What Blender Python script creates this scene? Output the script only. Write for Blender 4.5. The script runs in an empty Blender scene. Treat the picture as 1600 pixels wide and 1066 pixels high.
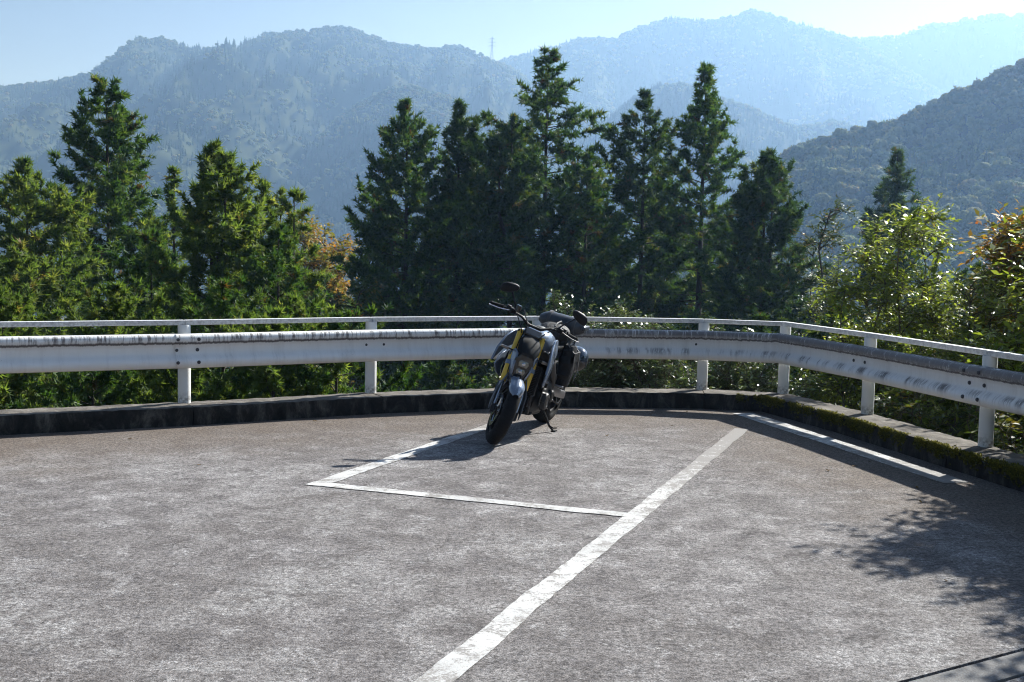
import bpy, math, random
import numpy as np
from mathutils import Vector, Matrix

R = math.radians
scene = bpy.context.scene

# ------------------------------------------------------------------ camera
EYE = Vector((0.0, 0.0, 1.74))
cam_data = bpy.data.cameras.new('camera')
cam_data.lens = 40.5
cam_data.sensor_width = 36.0
cam_data.clip_start = 0.1
cam_data.clip_end = 30000
cam = bpy.data.objects.new('camera', cam_data)
scene.collection.objects.link(cam)
PITCH, ROLL = math.atan(148 / 1800), 0.021
cam.matrix_world = (Matrix.Translation(EYE)
                    @ Matrix.Rotation(math.pi / 2 - PITCH, 4, 'X')
                    @ Matrix.Rotation(ROLL, 4, 'Z'))
scene.camera = cam

# ------------------------------------------------------------------ sky, sun, exposure
SUN_EL, SUN_AZ = R(36.5), R(43.0)          # azimuth from +Y towards +X
world = bpy.data.worlds.new('World')
scene.world = world
world.use_nodes = True
wn = world.node_tree.nodes
wl = world.node_tree.links
sky = wn.new('ShaderNodeTexSky')
sky.sky_type = 'NISHITA'
sky.sun_disc = False
sky.sun_elevation = SUN_EL
sky.sun_rotation = SUN_AZ
sky.altitude = 500
sky.air_density = 0.3
sky.dust_density = 1.0
sky.ozone_density = 1.0
bg = wn['Background']
bg.inputs['Strength'].default_value = 0.05
wl.new(sky.outputs[0], bg.inputs['Color'])

sun_data = bpy.data.lights.new('sun', 'SUN')
sun_data.energy = 5.0
sun_data.angle = R(0.55)
sun_data.color = (0.87, 0.93, 1.0)
sun = bpy.data.objects.new('sun', sun_data)
scene.collection.objects.link(sun)
sd = Vector((math.sin(SUN_AZ) * math.cos(SUN_EL), math.cos(SUN_AZ) * math.cos(SUN_EL), math.sin(SUN_EL)))
sun.rotation_euler = sd.to_track_quat('Z', 'Y').to_euler()
sun.location = sd * 60

vs = scene.view_settings
vs.view_transform = 'Standard'
vs.look = 'None'
vs.exposure = 1.36
vs.gamma = 1.0
vs.use_curve_mapping = False
scene.cycles.use_denoising = True
scene.cycles.filter_width = 1.1
scene.cycles.max_bounces = 6
scene.cycles.transparent_max_bounces = 8
scene.cycles.volume_bounces = 0
scene.cycles.caustics_reflective = False
scene.cycles.caustics_refractive = False

# ------------------------------------------------------------------ helpers
COL = scene.collection
_sharp = R(35)


def new_mesh(name, verts, faces, mat=None, smooth=False, attrs=None):
    me = bpy.data.meshes.new(name)
    if isinstance(faces, np.ndarray):
        verts = np.asarray(verts, np.float32)
        k = faces.shape[1]
        me.vertices.add(len(verts))
        me.vertices.foreach_set('co', verts.ravel())
        me.loops.add(faces.size)
        me.loops.foreach_set('vertex_index', faces.astype(np.int32).ravel())
        me.polygons.add(len(faces))
        me.polygons.foreach_set('loop_start', np.arange(0, faces.size, k, dtype=np.int32))
        me.polygons.foreach_set('loop_total', np.full(len(faces), k, np.int32))
        me.update(calc_edges=True)
    else:
        me.from_pydata([tuple(v) for v in verts], [], [tuple(f) for f in faces])
        me.update()
    if attrs:
        for an, (dom, arr) in attrs.items():
            a = me.attributes.new(an, 'FLOAT', dom)
            a.data.foreach_set('value', np.asarray(arr, np.float32))
    if smooth:
        me.polygons.foreach_set('use_smooth', np.ones(len(me.polygons), bool))
        if smooth is True:
            me.set_sharp_from_angle(angle=_sharp)
    if mat is not None:
        me.materials.append(mat)
    return me


def link(name, me, parent=None, loc=None):
    o = bpy.data.objects.new(name, me)
    COL.objects.link(o)
    if parent is not None:
        o.parent = parent
    if loc is not None:
        o.location = loc
    return o


def mobj(name, verts, faces, mat, parent=None, smooth=False, attrs=None, bevel=0, seg=2):
    o = link(name, new_mesh(name, verts, faces, mat, smooth, attrs), parent)
    if bevel:
        b = o.modifiers.new('bevel', 'BEVEL')
        b.width = bevel
        b.segments = seg
        b.limit_method = 'ANGLE'
        b.angle_limit = R(30)
    return o


def tag(o, label=None, cat=None, group=None, kind=None):
    if label:
        o['label'] = label
    if cat:
        o['category'] = cat
    if group:
        o['group'] = group
    if kind:
        o['kind'] = kind
    return o


def empty(name, loc=(0, 0, 0), rz=0.0):
    o = bpy.data.objects.new(name, None)
    o.empty_display_size = 0.2
    COL.objects.link(o)
    o.location = loc
    o.rotation_euler = (0, 0, rz)
    return o


class Geo:
    """collects shapes into one mesh"""

    def __init__(self):
        self.v, self.f = [], []

    def add(self, v, f):
        n = len(self.v)
        self.v += [tuple(p) for p in v]
        self.f += [tuple(i + n for i in q) for q in f]
        return self

    def box(self, c, s, rot=None):
        c = Vector(c)
        p = []
        for dx in (-.5, .5):
            for dy in (-.5, .5):
                for dz in (-.5, .5):
                    q = Vector((dx * s[0], dy * s[1], dz * s[2]))
                    if rot is not None:
                        q = rot @ q
                    p.append(c + q)
        return self.add(p, [(0, 1, 3, 2), (4, 6, 7, 5), (0, 4, 5, 1), (2, 3, 7, 6), (0, 2, 6, 4), (1, 5, 7, 3)])

    def tube(self, pts, r, n=10, cap=True, flat=1.0, upv=None):
        pts = [Vector(p) for p in pts]
        if not hasattr(r, '__len__'):
            r = [r] * len(pts)
        v, f = [], []
        prev = None
        for i, p in enumerate(pts):
            t = (pts[min(i + 1, len(pts) - 1)] - pts[max(i - 1, 0)]).normalized()
            if prev is None:
                a = Vector(upv) if upv else (Vector((0, 0, 1)) if abs(t.z) < .9 else Vector((1, 0, 0)))
            else:
                a = prev
            u = (a - t * a.dot(t)).normalized()
            prev = u
            w = t.cross(u)
            for k in range(n):
                th = 2 * math.pi * k / n
                v.append(p + (u * math.cos(th) * flat + w * math.sin(th)) * r[i])
        m = len(pts)
        for i in range(m - 1):
            for k in range(n):
                k2 = (k + 1) % n
                f.append((i * n + k, i * n + k2, (i + 1) * n + k2, (i + 1) * n + k))
        if cap:
            f.append(tuple(reversed(range(n))))
            f.append(tuple(range((m - 1) * n, m * n)))
        return self.add(v, f)

    def lathe(self, prof, c=(0, 0, 0), axis='y', n=32, close=False):
        """prof: (radius, offset along axis)"""
        c = Vector(c)
        v, f = [], []
        for (r, a) in prof:
            for k in range(n):
                th = 2 * math.pi * k / n
                x, z = r * math.cos(th), r * math.sin(th)
                v.append(c + (Vector((x, a, z)) if axis == 'y' else Vector((x, z, a)) if axis == 'z' else Vector((a, x, z))))
        m = len(prof)
        rng_ = range(m if close else m - 1)
        for i in rng_:
            j = (i + 1) % m
            for k in range(n):
                k2 = (k + 1) % n
                f.append((i * n + k, i * n + k2, j * n + k2, j * n + k))
        if not close:
            f.append(tuple(reversed(range(n))))
            f.append(tuple(range((m - 1) * n, m * n)))
        return self.add(v, f)

    def prism(self, poly, d):
        """polygon (3d points) extruded by vector d"""
        d = Vector(d)
        n = len(poly)
        v = [Vector(p) for p in poly] + [Vector(p) + d for p in poly]
        f = [tuple(reversed(range(n))), tuple(range(n, 2 * n))]
        for i in range(n):
            j = (i + 1) % n
            f.append((i, j, n + j, n + i))
        return self.add(v, f)

    def loft(self, rings, cap=True):
        n = len(rings[0])
        v = [p for r in rings for p in r]
        f = []
        for i in range(len(rings) - 1):
            for k in range(n):
                k2 = (k + 1) % n
                f.append((i * n + k, i * n + k2, (i + 1) * n + k2, (i + 1) * n + k))
        if cap:
            f.append(tuple(reversed(range(n))))
            f.append(tuple(range((len(rings) - 1) * n, len(rings) * n)))
        return self.add(v, f)

    def shift(self, fn):
        self.v = [tuple(fn(Vector(p))) for p in self.v]
        return self

    def obj(self, name, mat, parent=None, smooth=True, bevel=0, seg=2):
        import bmesh
        me = new_mesh(name, self.v, self.f, mat, False)
        bm = bmesh.new()
        bm.from_mesh(me)
        bmesh.ops.recalc_face_normals(bm, faces=bm.faces)
        bm.to_mesh(me)
        bm.free()
        if smooth:
            me.polygons.foreach_set('use_smooth', np.ones(len(me.polygons), bool))
            me.set_sharp_from_angle(angle=_sharp)
        o = link(name, me, parent)
        if bevel:
            b = o.modifiers.new('bevel', 'BEVEL')
            b.width = bevel
            b.segments = seg
            b.limit_method = 'ANGLE'
            b.angle_limit = R(30)
        return o


# ------------------------------------------------------------------ materials
class Nodes:
    def __init__(self, name):
        self.m = bpy.data.materials.new(name)
        self.m.use_nodes = True
        self.t = self.m.node_tree
        self.b = self.t.nodes['Principled BSDF']
        self.out = self.t.nodes['Material Output']
        self._co = None

    def n(self, typ, **kw):
        nd = self.t.nodes.new(typ)
        for k, val in kw.items():
            setattr(nd, k, val)
        return nd

    def l(self, a, b):
        self.t.links.new(a, b)

    def val(self, sock, x):
        if hasattr(x, 'is_output'):
            self.l(x, sock)
        else:
            if hasattr(sock.default_value, '__len__') and hasattr(x, '__len__') and len(x) == 3 and len(sock.default_value) == 4:
                x = (*x, 1)
            sock.default_value = x

    def co(self):
        if self._co is None:
            self._co = self.n('ShaderNodeTexCoord').outputs['Object']
        return self._co

    def mapping(self, scale=(1, 1, 1), rot=(0, 0, 0), vec=None):
        mp = self.n('ShaderNodeMapping')
        self.l(vec or self.co(), mp.inputs['Vector'])
        mp.inputs['Scale'].default_value = scale
        mp.inputs['Rotation'].default_value = rot
        return mp.outputs[0]

    def noise(self, scale, detail=4, rough=.55, vec=None, dist=0):
        x = self.n('ShaderNodeTexNoise')
        self.l(vec or self.co(), x.inputs['Vector'])
        x.inputs['Scale'].default_value = scale
        x.inputs['Detail'].default_value = detail
        x.inputs['Roughness'].default_value = rough
        x.inputs['Distortion'].default_value = dist
        return x.outputs[0]

    def ramp(self, fac, stops):
        x = self.n('ShaderNodeValToRGB')
        self.l(fac, x.inputs[0])
        e = x.color_ramp.elements
        while len(e) < len(stops):
            e.new(0.5)
        for el, (p, c) in zip(e, stops):
            el.position = p
            el.color = (*c, 1) if hasattr(c, '__len__') else (c, c, c, 1)
        return x.outputs[0]

    def mix(self, fac, a, b, mode='MIX'):
        x = self.n('ShaderNodeMix', data_type='RGBA', blend_type=mode)
        self.val(x.inputs[0], fac)
        self.val(x.inputs[6], a)
        self.val(x.inputs[7], b)
        return x.outputs[2]

    def math(self, op, a, b=0.0, clamp=False):
        x = self.n('ShaderNodeMath', operation=op, use_clamp=clamp)
        self.val(x.inputs[0], a)
        self.val(x.inputs[1], b)
        return x.outputs[0]

    def attr(self, name):
        return self.n('ShaderNodeAttribute', attribute_name=name).outputs['Fac']

    def maprange(self, v, a, b, c=0.0, d=1.0, smooth=True):
        x = self.n('ShaderNodeMapRange')
        if smooth:
            x.interpolation_type = 'SMOOTHSTEP'
        self.val(x.inputs[0], v)
        for i, q in enumerate((a, b, c, d)):
            x.inputs[i + 1].default_value = q
        return x.outputs[0]

    def bump(self, h, strength=.3, dist=.01, normal=None):
        x = self.n('ShaderNodeBump')
        x.inputs['Strength'].default_value = strength
        x.inputs['Distance'].default_value = dist
        self.l(h, x.inputs['Height'])
        if normal is not None:
            self.l(normal, x.inputs['Normal'])
        return x.outputs[0]

    def set(self, **kw):
        names = dict(color='Base Color', rough='Roughness', metal='Metallic', normal='Normal', spec='Specular IOR Level',
                     coat='Coat Weight', coatr='Coat Roughness', sheen='Sheen Weight', trans='Transmission Weight', ior='IOR', alpha='Alpha')
        for k, x in kw.items():
            self.val(self.b.inputs[names[k]], x)
        return self


def simple(name, color, rough=.5, metal=0.0, spec=.5, coat=0.0, var=.12, vscale=18, bump=0, bscale=200):
    k = Nodes(name)
    c = tuple(color)
    lo = tuple(x * (1 - var) for x in c)
    hi = tuple(min(1, x * (1 + var)) for x in c)
    nz = k.noise(vscale, 5, .6)
    k.set(color=k.ramp(nz, [(.3, lo), (.7, hi)]), metal=metal, spec=spec, coat=coat, coatr=.06)
    r = k.noise(vscale * 2.3, 4)
    k.set(rough=k.maprange(r, .3, .7, max(.02, rough * .85), min(1, rough * 1.15)))
    if bump:
        k.set(normal=k.bump(k.noise(bscale, 3), bump, .004))
    return k.m
# ------------------------------------------------------------------ the line of the guard rail (post centres)
POSTS = [(-13.6, 5.75), (-11.9, 6.7), (-10.15, 7.65), (-8.4, 8.5), (-6.65, 9.3), (-4.9, 10.13), (-3.15, 11.03), (-1.48, 12.06), (0.28, 12.84),
         (2.16, 12.96), (3.03, 12.75), (3.51, 11.25), (3.94, 9.45), (4.37, 7.7), (4.8, 5.95), (5.22, 4.2), (5.65, 2.4), (6.1, 0.6)]
PL = [Vector((x, y, 0)) for x, y in POSTS]


def offset_line(pts, d):
    """moves a polyline sideways by d, to the lot's side when d > 0"""
    out = []
    for i, p in enumerate(pts):
        ds = []
        if i > 0:
            ds.append((pts[i] - pts[i - 1]).normalized())
        if i < len(pts) - 1:
            ds.append((pts[i + 1] - pts[i]).normalized())
        ns = [Vector((t.y, -t.x, 0)) for t in ds]
        if len(ns) == 1:
            out.append(p + ns[0] * d)
        else:
            m = (ns[0] + ns[1]).normalized()
            out.append(p + m * (d / max(.3, m.dot(ns[0]))))
    return out


KERB_IN = offset_line(PL, .36)
KERB_OUT = offset_line(PL, -.08)
KERB_H = .17

# ------------------------------------------------------------------ terrain
_seg = np.array([(p.x, p.y) for p in KERB_OUT])


def outside(x, y):
    """metres beyond the kerb (0 inside the lot)"""
    x = np.asarray(x, float)
    y = np.asarray(y, float)
    best = np.full(x.shape, 1e9)
    sgn = np.zeros(x.shape)
    pts = np.vstack([[(-60, -22)], _seg, [(14, -30)]])
    for i in range(len(pts) - 1):
        a, b = pts[i], pts[i + 1]
        t = b - a
        L2 = (t ** 2).sum()
        u = np.clip(((x - a[0]) * t[0] + (y - a[1]) * t[1]) / L2, 0, 1)
        dx, dy = x - a[0] - u * t[0], y - a[1] - u * t[1]
        d = np.hypot(dx, dy)
        s = np.where((x - a[0]) * t[1] - (y - a[1]) * t[0] > 0, -1.0, 1.0)
        m = d < best - 1e-9
        best = np.where(m, d, best)
        sgn = np.where(m, s, sgn)
    return best * sgn


def ground_z(x, y):
    d = np.maximum(outside(x, y), 0)
    z = -.30 - .42 * np.minimum(d, 42) - .22 * np.clip(d - 42, 0, 180)
    w = np.sin(np.asarray(x) * .31 + 1) * np.cos(np.asarray(y) * .27) * .35 * np.clip(d / 6, 0, 1)
    return np.where(outside(x, y) <= 0, -.45, z + w)


soil = Nodes('forest_soil')
soil.set(color=soil.ramp(soil.noise(1.3, 8, .7), [(.3, (.022, .018, .010)), (.55, (.035, .032, .014)), (.75, (.03, .042, .014))]), rough=.95)
soil.set(normal=soil.bump(soil.noise(6, 6), .6, .08))

gx = np.concatenate([np.linspace(-260, -40, 30), np.linspace(-38, 44, 90), np.linspace(46, 280, 30)])
gy = np.concatenate([np.linspace(-70, -4, 14), np.linspace(-2, 60, 70), np.linspace(63, 330, 36)])
GX, GY = np.meshgrid(gx, gy)
GZ = ground_z(GX, GY)
nx, ny = len(gx), len(gy)
idx = np.arange(nx * ny).reshape(ny, nx)
fq = np.stack([idx[:-1, :-1].ravel(), idx[:-1, 1:].ravel(), idx[1:, 1:].ravel(), idx[1:, :-1].ravel()], 1)
o = mobj('hillside', np.stack([GX.ravel(), GY.ravel(), GZ.ravel()], 1), fq, soil.m, smooth=1)
tag(o, kind='structure')

VALLEY = -56.0
vg = [(-9000, -3000), (9000, -3000), (9000, 9000), (-9000, 9000)]
o = mobj('valley_ground', [(x, y, VALLEY) for x, y in vg], [(0, 1, 2, 3)], soil.m)
tag(o, kind='structure')

# ------------------------------------------------------------------ parking lot
k = Nodes('weathered_asphalt')
pos = k.co()
big = k.noise(.55, 6, .62, dist=.4)
mid = k.noise(3.8, 9, .74, dist=.4)
fine = k.noise(38, 6, .8)
grit = k.noise(120, 3, .7)
c = k.ramp(mid, [(.34, (.072, .065, .065)), (.45, (.134, .123, .122)), (.55, (.190, .177, .176)), (.66, (.278, .265, .263))])
c = k.mix(k.maprange(big, .40, .62, 0, .55), c, (.120, .108, .104))
tarn = k.noise(9, 7, .75, dist=.6)
c = k.mix(k.maprange(tarn, .50, .66, 0, .62), c, (.082, .077, .081))
# worn pale cement patches, longer across than deep
sc = k.noise(4.2, 9, .72, dist=.6)
sc2 = k.noise(42, 6, .8)
pale = k.math('MULTIPLY', k.maprange(sc, .52, .64), k.maprange(sc2, .44, .56))
c = k.mix(k.math('MULTIPLY', pale, .6), c, (.38, .37, .37))
broad = k.math('MULTIPLY', k.maprange(k.noise(.7, 5, .6, dist=.5), .50, .62), k.maprange(k.noise(13, 8, .75), .42, .60))
c = k.mix(k.math('MULTIPLY', broad, .45), c, (.36, .352, .348))
# brown soil film washed along the kerb: distance to the kerb lines
sep = k.n('ShaderNodeSeparateXYZ')
k.l(pos, sep.inputs[0])


def plane_d(a, b):
    a, b = Vector(a), Vector(b)
    t = (b - a).normalized()
    nrm = Vector((t.y, -t.x))
    e = k.math('ADD', k.math('MULTIPLY', sep.outputs[0], nrm.x), k.math('MULTIPLY', sep.outputs[1], nrm.y))
    return k.math('ADD', e, -(nrm.dot(a)))


kd = k.math('MINIMUM', plane_d(KERB_IN[5].xy, KERB_IN[7].xy), plane_d(KERB_IN[8].xy, KERB_IN[9].xy))
kd = k.math('MINIMUM', kd, plane_d(KERB_IN[10].xy, KERB_IN[12].xy))
kn = k.math('ADD', kd, k.math('MULTIPLY', k.math('ADD', k.noise(1.1, 6, .65, dist=.6), -.5), 2.6))
dirt = k.maprange(kn, .3, 2.3, .85, 0)
dirtc = k.mix(k.noise(5, 6, .7), (.072, .054, .043), (.150, .122, .100))
c = k.mix(dirt, c, dirtc)
c = k.mix(.8, c, k.ramp(fine, [(.40, .34), (.5, 1.0), (.60, 1.62)]), 'MULTIPLY')
c = k.mix(.85, c, k.ramp(grit, [(.38, .42), (.5, 1.0), (.62, 1.62)]), 'MULTIPLY')
# hairline cracks
vor = k.n('ShaderNodeTexVoronoi', feature='DISTANCE_TO_EDGE')
wv = k.n('ShaderNodeVectorMath', operation='ADD')
k.l(pos, wv.inputs[0])
sv = k.n('ShaderNodeVectorMath', operation='SCALE')
nzv = k.n('ShaderNodeTexNoise')
k.l(pos, nzv.inputs['Vector'])
nzv.inputs['Scale'].default_value = 2.2
nzv.inputs['Detail'].default_value = 6
k.l(nzv.outputs['Color'], sv.inputs[0])
sv.inputs['Scale'].default_value = .8
k.l(sv.outputs[0], wv.inputs[1])
k.l(wv.outputs[0], vor.inputs['Vector'])
vor.inputs['Scale'].default_value = .75
crack = k.math('MULTIPLY', k.maprange(vor.outputs['Distance'], .0, .006, 1, 0), k.maprange(k.noise(.8, 3), .5, .62))
c = k.mix(k.math('MULTIPLY', crack, .5), c, (.05, .047, .047))
hgt = k.math('ADD', k.math('MULTIPLY', grit, .55), k.math('MULTIPLY', fine, .8))
k.set(color=c, rough=.93, spec=.2, normal=k.bump(hgt, .8, .010))
asphalt = k.m

# the lot: inside the kerb, with a slab joint cut across its near right corner
J0, J1 = Vector((1.623, 4.577, 0)), Vector((2.306, 5.0, 0))
jt = (J1 - J0).normalized()
jn = Vector((jt.y, -jt.x, 0))              # towards the lower right
front = J0 - jt * 14
back_pt = J0 + jt * 2.96                   # meets the right kerb


def line_hit(p, t, a, b):
    d = b - a
    den = t.x * d.y - t.y * d.x
    return ((a - p).x * d.y - (a - p).y * d.x) / den


hit = None
for i in range(10, len(KERB_IN) - 1):
    s_ = line_hit(J0, jt, KERB_IN[i], KERB_IN[i + 1])
    q = J0 + jt * s_
    if s_ > 0 and min(KERB_IN[i].y, KERB_IN[i + 1].y) <= q.y <= max(KERB_IN[i].y, KERB_IN[i + 1].y):
        hit = (i, s_)
ih, sh = hit


def lot_sheet(name, pts, mat, z=0.0):
    n = len(pts)
    v = [(p.x, p.y, z) for p in pts] + [(p.x, p.y, z - .12) for p in pts]
    f = [tuple(range(n))] + [(i, n + i, n + (i + 1) % n, (i + 1) % n) for i in range(n)]
    o = mobj(name, v, f, mat)
    tag(o, kind='structure')
    return o


G = .013
far_left = Vector((-16, -16, 0))
main = [p for p in KERB_IN[:ih + 1]] + [J0 + jt * sh - jn * G, front - jn * G, far_left]
main = [Vector((p.x, p.y, 0)) for p in main][::-1]
lot_sheet('parking_lot', main, asphalt)

k = Nodes('gutter_concrete')
c = k.ramp(k.noise(5, 8, .7), [(.3, (.11, .106, .106)), (.7, (.20, .195, .193))])
c = k.mix(.7, c, k.ramp(k.noise(150, 2), [(.3, .55), (.7, 1.3)]), 'MULTIPLY')
k.set(color=c, rough=.9, spec=.25, normal=k.bump(k.noise(90, 4), .5, .006))
gutter_mat = k.m
GW = .17
a0, a1 = front + jn * G, J0 + jt * (sh + .1) + jn * G
lot_sheet('gutter', [a0, a1, a1 + jn * GW, a0 + jn * GW][::-1], gutter_mat, .002)
b0, b1 = front + jn * (GW + G + .012), J0 + jt * (sh + .2) + jn * (GW + G + .012)
lot_sheet('road', [b0, b1, KERB_IN[-1], Vector((6.5, -12, 0)), Vector((-16, -20, 0))][::-1], asphalt, -.004)
o = mobj('joint_base', [(-40, -40, -.13), (12, -40, -.13), (8, 9, -.13), (-40, 9, -.13)], [(0, 1, 2, 3)], simple('joint_dirt', (.03, .028, .026), .95))
tag(o, kind='structure')

# painted bay lines, worn through to the asphalt
k = Nodes('worn_white_paint')
wear = k.noise(7, 9, .75, dist=.5)
wear2 = k.noise(70, 4, .8)
base = k.mix(k.maprange(k.noise(2.5, 5), .3, .7), (.42, .415, .41), (.56, .555, .545))
base = k.mix(.5, base, k.ramp(k.noise(170, 2), [(.3, .72), (.7, 1.15)]), 'MULTIPLY')
w_ = k.math('ADD', k.math('MULTIPLY', wear, .6), k.math('MULTIPLY', wear2, .4))
fade = k.attr('fade')
w_ = k.math('ADD', w_, k.math('MULTIPLY', fade, -.42))
k.set(color=k.mix(k.maprange(w_, .425, .525), (.21, .195, .185), base), rough=.8, spec=.3, normal=k.bump(k.noise(170, 2), .4, .004))
paint = k.m
rnd = random.Random(5)


def stripe(name, a, b, w, label, fade=(0, 0), z=.004):
    a, b = Vector((*a, 0)), Vector((*b, 0))
    t = (b - a).normalized()
    nr = Vector((t.y, -t.x, 0))
    L = (b - a).length
    n = int(L / .035)
    v, fd = [], []
    wl_, wr_ = 0.0, 0.0
    for i in range(n + 1):
        s = i / n
        wl_ = wl_ * .8 + rnd.uniform(-.0042, .0042)
        wr_ = wr_ * .8 + rnd.uniform(-.0042, .0042)
        p = a + t * (L * s)
        for m in range(4):
            e = -w / 2 + wl_ + (w + wr_ - wl_) * m / 3
            q = p + nr * e
            v.append((q.x, q.y, z))
            fd.append(fade[0] + (fade[1] - fade[0]) * max(0, (s - .55) / .45))
    f = []
    for i in range(n):
        for m in range(3):
            f.append((i * 4 + m, i * 4 + m + 1, i * 4 + 5 + m, i * 4 + 4 + m))
    o = mobj(name, v, f, paint, attrs={'fade': ('POINT', fd)})
    tag(o, label, 'road marking', 'painted parking bay lines')
    return o


stripe('bay_line', (-1.226, 2.0), (2.278, 11.2), .138, 'long white bay line running from the foreground to the far corner', (0, .36))
stripe('bay_line', (-1.375, 8.185), (-.03, 11.45), .138, 'short white bay line passing beneath the motorcycle', (0, .15), .0046)
stripe('bay_line', (-1.44, 8.215), (.80, 7.415), .118, 'thin white cross line closing the front of the bay', (0, 0), .0052)
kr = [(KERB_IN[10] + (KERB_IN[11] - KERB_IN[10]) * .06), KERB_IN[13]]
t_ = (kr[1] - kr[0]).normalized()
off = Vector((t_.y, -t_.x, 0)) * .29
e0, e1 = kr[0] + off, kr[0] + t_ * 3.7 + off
stripe('sunlit_strip', (e0.x, e0.y), (e1.x, e1.y), .24, 'pale strip painted as the sunlit gap along the mossy right kerb', (.06, .3), .0058)  # pale colour paints in the sunlit gap between kerb and beam shadows

# ------------------------------------------------------------------ kerb
k = Nodes('kerb_concrete')
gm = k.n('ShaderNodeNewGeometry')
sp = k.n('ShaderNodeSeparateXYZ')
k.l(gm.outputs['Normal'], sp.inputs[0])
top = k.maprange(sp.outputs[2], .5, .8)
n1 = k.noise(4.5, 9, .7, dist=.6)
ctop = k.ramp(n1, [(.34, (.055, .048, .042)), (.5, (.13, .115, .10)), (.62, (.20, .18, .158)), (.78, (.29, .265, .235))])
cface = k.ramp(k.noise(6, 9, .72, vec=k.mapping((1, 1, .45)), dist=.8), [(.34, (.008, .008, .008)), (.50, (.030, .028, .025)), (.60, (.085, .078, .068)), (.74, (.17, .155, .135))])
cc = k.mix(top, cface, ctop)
cc = k.mix(.6, cc, k.ramp(k.noise(60, 5, .7), [(.3, .55), (.7, 1.25)]), 'MULTIPLY')
k.set(color=cc, rough=.95, spec=.2, normal=k.bump(k.math('ADD', k.noise(50, 5), k.noise(9, 5)), .7, .012))
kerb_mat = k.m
kerb_names = []
for i in range(1, len(PL) - 2):
    A0, A1, B0, B1 = KERB_IN[i], KERB_IN[i + 1], KERB_OUT[i], KERB_OUT[i + 1]
    t = (A1 - A0).normalized()
    sh_ = t * .004
    n = max(2, int((A1 - A0).length / .06))
    rr = random.Random(100 + i)
    v, f = [], []
    # cross-section: foot, face, rounded front edge, top, back edge, down to the soil
    prof = [(0, -.1), (0.0, .05), (0.004, .10), (.012, .150), (.032, KERB_H), (.5, KERB_H + .003), (.97, KERB_H - .004), (1.0, .15), (1.0, -.5)]
    for s in range(n + 1):
        u = s / n
        a = (A0 + sh_).lerp(A1 - sh_, u)
        b = (B0 + sh_).lerp(B1 - sh_, u)
        for (q, z) in prof:
            p = a.lerp(b, q)
            jz = rr.uniform(-.004, .004) if .05 < z else 0
            jx = rr.uniform(-.004, .004)
            v.append((p.x + jx, p.y + jx, z + jz))
    m = len(prof)
    for s in range(n):
        for q in range(m - 1):
            f.append((s * m + q, (s + 1) * m + q, (s + 1) * m + q + 1, s * m + q + 1))
    f.append(tuple(range(m)))
    f.append(tuple(reversed(range(n * m, n * m + m))))
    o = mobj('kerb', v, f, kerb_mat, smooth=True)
    tag(o, kind='structure')
# ------------------------------------------------------------------ guard rail
k = Nodes('painted_beam')
prof = k.attr('prof')
soilf = k.attr('soil')
al = k.attr('along')
cmb = k.n('ShaderNodeCombineXYZ')
k.l(al, cmb.inputs[0])
k.l(k.math('MULTIPLY', prof, .05), cmb.inputs[1])
streak = k.noise(22, 6, .75, vec=cmb.outputs[0])
streak2 = k.noise(5, 6, .7, vec=cmb.outputs[0])
cm2 = k.n('ShaderNodeCombineXYZ')
k.l(al, cm2.inputs[0])
k.l(k.math('MULTIPLY', prof, .6), cm2.inputs[1])
blot = k.noise(14, 8, .75, vec=cm2.outputs[0], dist=.5)
fine_st = k.noise(75, 5, .75, vec=cmb.outputs[0])
white = k.mix(k.noise(3, 5), (.78, .78, .785), (.86, .86, .85))
# grime line where the upper wave meets the valley, with drips
edge = k.math('ADD', prof, k.math('MULTIPLY', k.math('ADD', streak, -.5), .17))
line = k.math('MULTIPLY', k.maprange(edge, .245, .30), k.maprange(edge, .325, .375, 1, 0))
# runs over the crown of the upper wave
run = k.math('MULTIPLY', k.maprange(k.math('ADD', streak, k.math('MULTIPLY', soilf, .14)), .50, .60),
             k.math('MULTIPLY', k.maprange(prof, .05, .15), k.maprange(prof, .20, .36, 1, 0)))
heavy = k.math('MULTIPLY', k.maprange(k.math('ADD', k.math('ADD', k.math('MULTIPLY', fine_st, .6), k.math('MULTIPLY', blot, .4)), k.math('MULTIPLY', soilf, .10)), .505, .59),
               k.math('MULTIPLY', soilf, k.maprange(prof, .0, .04)))
zone = k.math('MAXIMUM', k.maprange(prof, .26, .36, 1, 0), k.math('MULTIPLY', k.math('MULTIPLY', k.maprange(prof, .56, .64), k.maprange(prof, .70, .82, 1, 0)), k.maprange(streak2, .46, .60)))
heavy = k.math('MULTIPLY', heavy, k.math('ADD', k.math('MULTIPLY', zone, .8), .06))
lip = k.maprange(prof, .93, .99)
d1 = k.math('MAXIMUM', k.math('MULTIPLY', line, .92), k.math('MULTIPLY', run, .85))
d2 = k.math('MAXIMUM', k.math('MULTIPLY', heavy, .95), k.math('MULTIPLY', lip, .7))
spk = k.math('MULTIPLY', k.maprange(k.noise(60, 3, vec=cm2.outputs[0]), .70, .76), .6)
dirt = k.math('MAXIMUM', k.math('MAXIMUM', d1, d2), spk)
film = k.maprange(streak2, .45, .7, 0, .25)
cc = k.mix(film, white, (.36, .34, .33))
cc = k.mix(dirt, cc, k.mix(blot, (.050, .040, .038), (.10, .088, .10)))
k.set(color=cc, rough=k.maprange(dirt, 0, 1, .38, .9), spec=.5, normal=k.bump(blot, .12, .004))
beam_mat = k.m

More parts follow.
